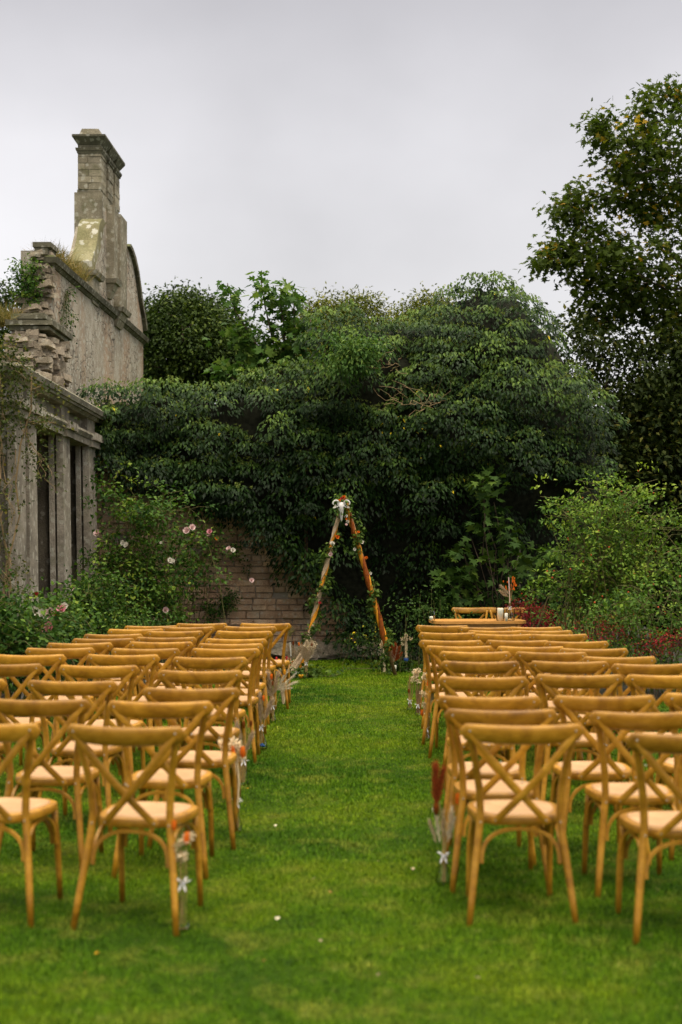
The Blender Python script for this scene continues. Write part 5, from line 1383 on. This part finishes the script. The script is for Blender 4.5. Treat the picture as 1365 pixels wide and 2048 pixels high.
# loose tail of cream cloth on the grass by the left foot
mb = MB(); vs = []
for i in range(14):
    t_ = i / 13; c_ = LF + (lt - LF) * (.16 * (1 - t_)) + Vector((-.13 * t_ ** 1.4, -.03, -.0))
    c_.z = .36 * (1 - t_) ** 1.1 + .03
    for j in range(7): u = j / 6 - .5; vs.append(c_ + Vector((u * (.075 + .05 * t_), .02 * math.sin(j * 2 + t_ * 5), .012 * math.sin(j * 2.3))))
mb.add(vs, [(i * 7 + j, i * 7 + j + 1, (i + 1) * 7 + j + 1, (i + 1) * 7 + j) for i in range(13) for j in range(6)])
tag(mb.build('fabric_drape', M['creamcloth'], None, True), 'loose cream cloth tail spreading at the left arch foot', 'drape', 'cloth wound round the arch poles')
def garland(label, a, b, seed, turns=5, r0=.062, blooms=()):
    rr = np.random.default_rng(seed); g_ = thing('ivy_garland', label, 'garland', tuple(a)); A_ = np.array(a); B_ = np.array(b); n = 360
    t_ = np.sort(rr.uniform(.03, 1, n)); L_ = B_ - A_; th = t_ * turns * 2 * PI + seed
    C = A_ + L_ * t_[:, None] + np.stack([np.cos(th) * r0, np.sin(th) * r0, rr.normal(size=n) * .02], 1) + rr.normal(size=(n, 3)) * .015
    keep = vnoise(C, 5, seed) > -.45; C = C[keep]
    place(leaf_clusters(C, 2, .05, .045, .045, seed, mat=M['shoot'], name='ivy_leaves', parent=g_, tpl='maple', tintbase=.75, droop=.6), g_)
    mb = MB(); tt = np.linspace(.02, 1, 60); P_ = [tuple(A_ + L_ * q + np.array([math.cos(q * turns * 2 * PI + seed) * r0, math.sin(q * turns * 2 * PI + seed) * r0, 0])) for q in tt]
    mb.tube(P_, .003, 4); place(mb.build('vine', M['cane'], g_), g_)
    for (k, q, dx, s) in blooms:
        p = A_ + L_ * q; add_bloom(g_, k, (p[0] + dx, p[1] - .07, p[2]), s, name='blossom')
garland('ivy garland with white and orange blossoms up the left arch pole', LF, lt, 5, 4.0, blooms=(('orange', .80, .045, .6), ('white', .76, 0, .7), ('palepink', .70, .02, .6), ('redbud', .42, .03, .4)))
garland('ivy garland with small pale blossoms down the right arch pole', RF, rt, 8, 3.2, blooms=(('palepink', .93, -.05, .5), ('white', .90, -.045, .5), ('orange', .84, .05, .4), ('white', .78, .05, .65), ('white', .74, -.06, .45), ('orange', .69, .06, .45), ('white', .60, .05, .4)))
# skull
sk = thing('ram_skull', 'white horned ram skull mounted at the peak of the arch', 'skull', (.005, YA - .13, 2.09)); sk.scale = (.98,) * 3
mb = MB(); rings = []
for (z, hw, hd, y) in ((.10, .012, .012, .02), (.092, .034, .03, .015), (.07, .044, .042, .0), (.045, .047, .048, -.005), (.02, .040, .045, -.008), (-.01, .030, .036, -.008), (-.045, .024, .028, -.008), (-.09, .018, .02, -.006), (-.13, .012, .014, -.004), (-.15, .005, .007, -.002)):
    rings.append([(hw * math.copysign(abs(math.cos(a)) ** .8, math.cos(a)), y + hd * math.sin(a), z) for a in [2 * PI * i / 16 for i in range(16)]])
mb.loft(rings)
for s in (-1, 1): mb.blob((s * .046, -.012, .038), (.018, .016, .014), .05, 8, 6)
mb.build('cranium', M['bone'], sk, True)
for s in (-1, 1):
    mb = MB(); pts = []; rad = []
    for i in range(18):
        t_ = i / 17; a = -.6 + t_ * 4.6; rr_ = .040 * (1 - .35 * t_)
        pts.append((s * (.038 + .030 - .032 * math.cos(a) + .01 * t_), -.01 - .03 * t_, .085 + rr_ * math.sin(a))); rad.append(.018 * (1 - .70 * t_))
    mb.tube(pts, rad, 8); mb.build('horn', M['bone'], sk, True)
    mb = MB(); mb.blob((s * .031, -.036, .032), (.012, .014, .013), .05, 8, 6); mb.build('eye_socket', M['dark'], sk, True)
    mb = MB(); mb.petal((s * .055, 0, .045), (s * 1, -.2, -.35), (0, -1, 0), .06, .03, .2); mb.build('ear', M['white'], sk, True)
mb = MB(); mb.blob((0, -.030, -.035), (.006, .012, .035), .05, 8, 6); mb.build('nose_slit', M['dark'], sk, True)
fc = thing('flower_crown', 'orange and red blossoms with greenery around the skull at the arch peak', 'flowers', (.02, YA - .10, 2.2))
for (k, dx, dz, s) in (('orange', -.055, .005, .7), ('orange', -.035, .015, .6), ('redbud', .015, .045, .7), ('orange', .035, .055, .8), ('redbud', .0, .04, .6), ('orange', .075, -.085, .55), ('white', -.085, -.05, .5), ('white', .07, -.06, .5), ('white', .065, -.18, .6), ('orange', .055, -.215, .6), ('palepink', .06, -.29, .6), ('redbud', .05, .025, .5)):
    add_bloom(fc, k, (.01 + dx * .9, YA - .12, 2.19 + dz), s * .62, name='blossom')
cw = np.array([(.02 + random.gauss(0, .045), YA - .06 + random.gauss(0, .02), 2.13 + random.gauss(0, .065)) for _ in range(60)])
place(leaf_clusters(cw, 6, .08, .045, .026, 55, mat=M['rosedark'], name='greenery', parent=fc, tintbase=.6), fc)

# arrangements at the feet of the arch
def gpos(px, py): 
    Y = gy(py); return (gx(px, Y), Y, 0)
AG = 'vases at the foot of the arch'
l = gpos(613, 1357); t_ = flask('slim clear bottle nearest the aisle at the left arch foot', l, .045, .20, AG)
b1 = bouquet('tall tan grass and white flower bunch in front of the left arch foot', l)
stems(b1, [(random.uniform(-.05, .05), 0, random.uniform(.3, .46)) for _ in range(10)], r=.003)
for e_ in ((-.10, 0, .46), (.08, 0, .50), (0, 0, .50), (.12, 0, .42), (-.05, 0, .44)): plume(b1, (0, 0, .2), e_, .05)
gyps(b1, (.05, 0, .42), .09, 50, 'cream'); physalis(b1, (.07, -.02, .41), .016, 'rust', 'rust_petals'); physalis(b1, (-.09, -.02, .42), .018, 'orange')
l = gpos(590, 1343); jar('glass_vase', 'rounded clear vase left of the slim bottle at the arch foot', l, .05, .13, cat='vase', neck=.03, group=AG)
b1 = bouquet('fan of pink-tan grasses with rust flowers left of the arch foot', l)
stems(b1, [(random.uniform(-.08, .06), 0, random.uniform(.25, .36)) for _ in range(10)], r=.003)
for e_ in ((-.17, 0, .32), (-.12, 0, .38), (.1, 0, .36), (-.03, 0, .38), (.14, 0, .30)): plume(b1, (0, 0, .14), e_, .05)
physalis(b1, (-.02, -.02, .36), .022, 'rust', 'rust_petals'); physalis(b1, (.09, -.02, .35), .022, 'rust', 'rust_petals')
mb = MB(); mb.tube([(-.05, -.01, .2), (-.06, -.02, .38)], .010, 6); mb.build('white_plume', M['white'], b1)
gyps(b1, (-.06, .0, .52), .07, 60, 'berry', 'green_umbel'); stems(b1, [(-.06, 0, .46)])
l = gpos(574, 1356); b1 = bouquet('low cloud of tiny cream and red flowers by the left arch foot', l)
gyps(b1, (0, 0, .14), .13, 190, 'cream'); gyps(b1, (.0, 0, .17), .10, 30, 'orange', 'orange_flowers'); physalis(b1, (.0, -.02, .24), .02, 'redbud', 'red_petals')
mb = MB()
for k in range(9): mb.petal((.10 + random.uniform(-.02, .02), -.05, .03), (math.cos(k), math.sin(k), .5), (0, 0, 1), .07, .04, .3)
o = mb.build('ribbon', M['ribbon'], None, True); o.location = l; tag(o, 'crumpled white ribbon on the grass at the left arch foot', 'ribbon')
mb = MB()
for k in range(7): mb.petal((0, 0, .015), (math.cos(k), math.sin(k), .7), (0, 0, 1), .06, .045, .3)
o = mb.build('fallen_flower', M['yellow'], None, True); o.location = gpos(602, 1360); tag(o, 'yellow-orange flower lying on the grass at the left arch foot', 'flower')
cw = np.array([(l[0] + .25 + random.gauss(0, .16), l[1] + random.gauss(0, .08), .03 + abs(random.gauss(0, .05))) for _ in range(70)])
def trail(cw, seed):
    o = thing('ivy_trail', None, None, (cw[0][0], cw[0][1], 0)); place(leaf_clusters(cw, 4, .07, .05, .045, seed, mat=M['shoot'], name='ivy_leaves', parent=o, tpl='maple', tintbase=.6), o)
    mb = MB(); q = cw[np.argsort(cw[:, 0])]; mb.tube([(p[0], p[1], .02 + .02 * (i % 2)) for i, p in enumerate(q[::3])], .004, 4); place(mb.build('vine', M['cane'], o), o); return o
o = trail(cw, 56); tag(o, 'trailing ivy around the vases at the left arch foot', 'garland')
l = gpos(769, 1347); flask('slim bottle left of the candle jar at the right arch foot', l, .042, .20, AG)
b1 = bouquet('cream flower bunch in the left bottle at the right arch foot', l)
stems(b1, [(random.uniform(-.02, .04), 0, random.uniform(.3, .42)) for _ in range(14)], mat='cream', r=.004)
for _ in range(9): puff(b1, (random.uniform(-.04, .05), 0, random.uniform(.34, .45)), .026, n=30)
l = gpos(788, 1344); jar('candle_jar', 'squat jar holding a pale candle in the middle at the right arch foot', l, .055, .13, group=AG); candle('pale candle inside the squat jar at the right arch foot', (l[0], l[1], .012), .036, .075)
b1 = bouquet('rust orange pampas fan above the candle jar at the right arch foot', (l[0], l[1] + .03, 0))
stems(b1, [(random.uniform(-.03, .03), 0, .24) for _ in range(8)], base=(0, 0, .13), r=.003)
for e_ in ((-.09, 0, .36), (-.03, 0, .40), (.03, 0, .40), (.09, 0, .36), (.12, 0, .27)): plume(b1, (0, 0, .13), e_, .06, 'rustplume', 170, 'rust_plume')
for e_ in ((-.05, 0, .36), (.05, 0, .35)): plume(b1, (0, -.01, .13), e_, .04, 'plume', 80)
l = gpos(813, 1342); flask('rounded bottle with blue ribbon at the far right of the arch foot', l, .045, .18, AG)
b1 = bouquet('tied stalks topped with a cream flower cross, right of the arch foot', l)
stems(b1, [(random.uniform(-.02, .02), 0, random.uniform(.36, .44)) for _ in range(16)], mat='cream', r=.004)
for c_ in ((0, 0, .46), (-.05, 0, .42), (.06, 0, .42), (0, 0, .40), (.0, 0, .43), (-.04, 0, .36)): puff(b1, c_, .028, n=30)
mb = MB(); mb.lathe([(.030, .13), (.034, .15), (.030, .17)], n=12); mb.build('blue_band', M['blueglass'], b1)
cw = np.array([(l[0] - .13 + random.gauss(0, .18), l[1] + random.gauss(0, .06), .03 + abs(random.gauss(0, .05))) for _ in range(80)])
o = trail(cw, 57); tag(o, 'trailing ivy around the jars at the right arch foot', 'garland')

# ------------------------------------------------------------------ petals and leaves fallen on the lawn
FALL = [(554, 1856, 'white', 'white petal lying on the grass just below the aisle centre', .034), (551, 1665, 'white', 'white petal on the grass near the third left chair', .030), (626, 1772, 'cream', 'pale tan leaf on the grass in mid aisle', .03), (664, 1801, 'orange', 'small orange-brown leaf in the aisle right of the tan leaf', .03), (525, 1941, 'orange', 'orange leaf on the near left of the aisle grass', .035), (801, 1914, 'orange', 'orange-brown leaf on the near right of the aisle grass', .03), (754, 1969, 'cream', 'pale leaf near the bottom centre of the lawn', .03), (756, 1736, 'cream', 'tiny tan leaf at the right side of the aisle', .025), (826, 1754, 'cream', 'tan leaf beside the right bottle', .03), (496, 1588, 'yellow', 'bright yellow-orange petal by the left aisle chairs', .036), (680, 1327, 'cream', 'small pale leaf on the grass between the arch feet', .04), (686, 1342, 'yellow', 'yellow petal on the grass between the arch feet', .04), (190, 1926, 'yellow', 'yellow leaf on the grass at the lower left', .036), (168, 1966, 'orange', 'orange leaf at the lower left below the yellow one', .034), (960, 1975, 'cream', 'pale leaf at the lower right of the lawn', .03), (640, 1900, 'cream', 'faint tan leaf left of centre on the near lawn', .022)]
for (px, py, mt, lb, s) in FALL:
    mb = MB(); s *= .68; mt = {'orange': 'tan', 'cream': 'plume', 'white': 'paleplume'}.get(mt, mt); a = random.uniform(0, 6.28)
    mb.petal((0, 0, .0), (math.cos(a), math.sin(a), .15), (0, 0, 1), s, s * .55, .25); mb.petal((0, 0, .001), (math.cos(a + .9), math.sin(a + .9), .3), (0, 0, 1), s * .7, s * .45, .25)
    o = mb.build('fallen_petal' if mt in ('paleplume', 'yellow') else 'fallen_leaf', M[mt], None, True)
    Y = gy(py); o.location = (gx(px, Y), Y, .034); tag(o, lb, 'petal' if mt in ('paleplume', 'yellow') else 'leaf', 'petals and leaves fallen on the lawn')
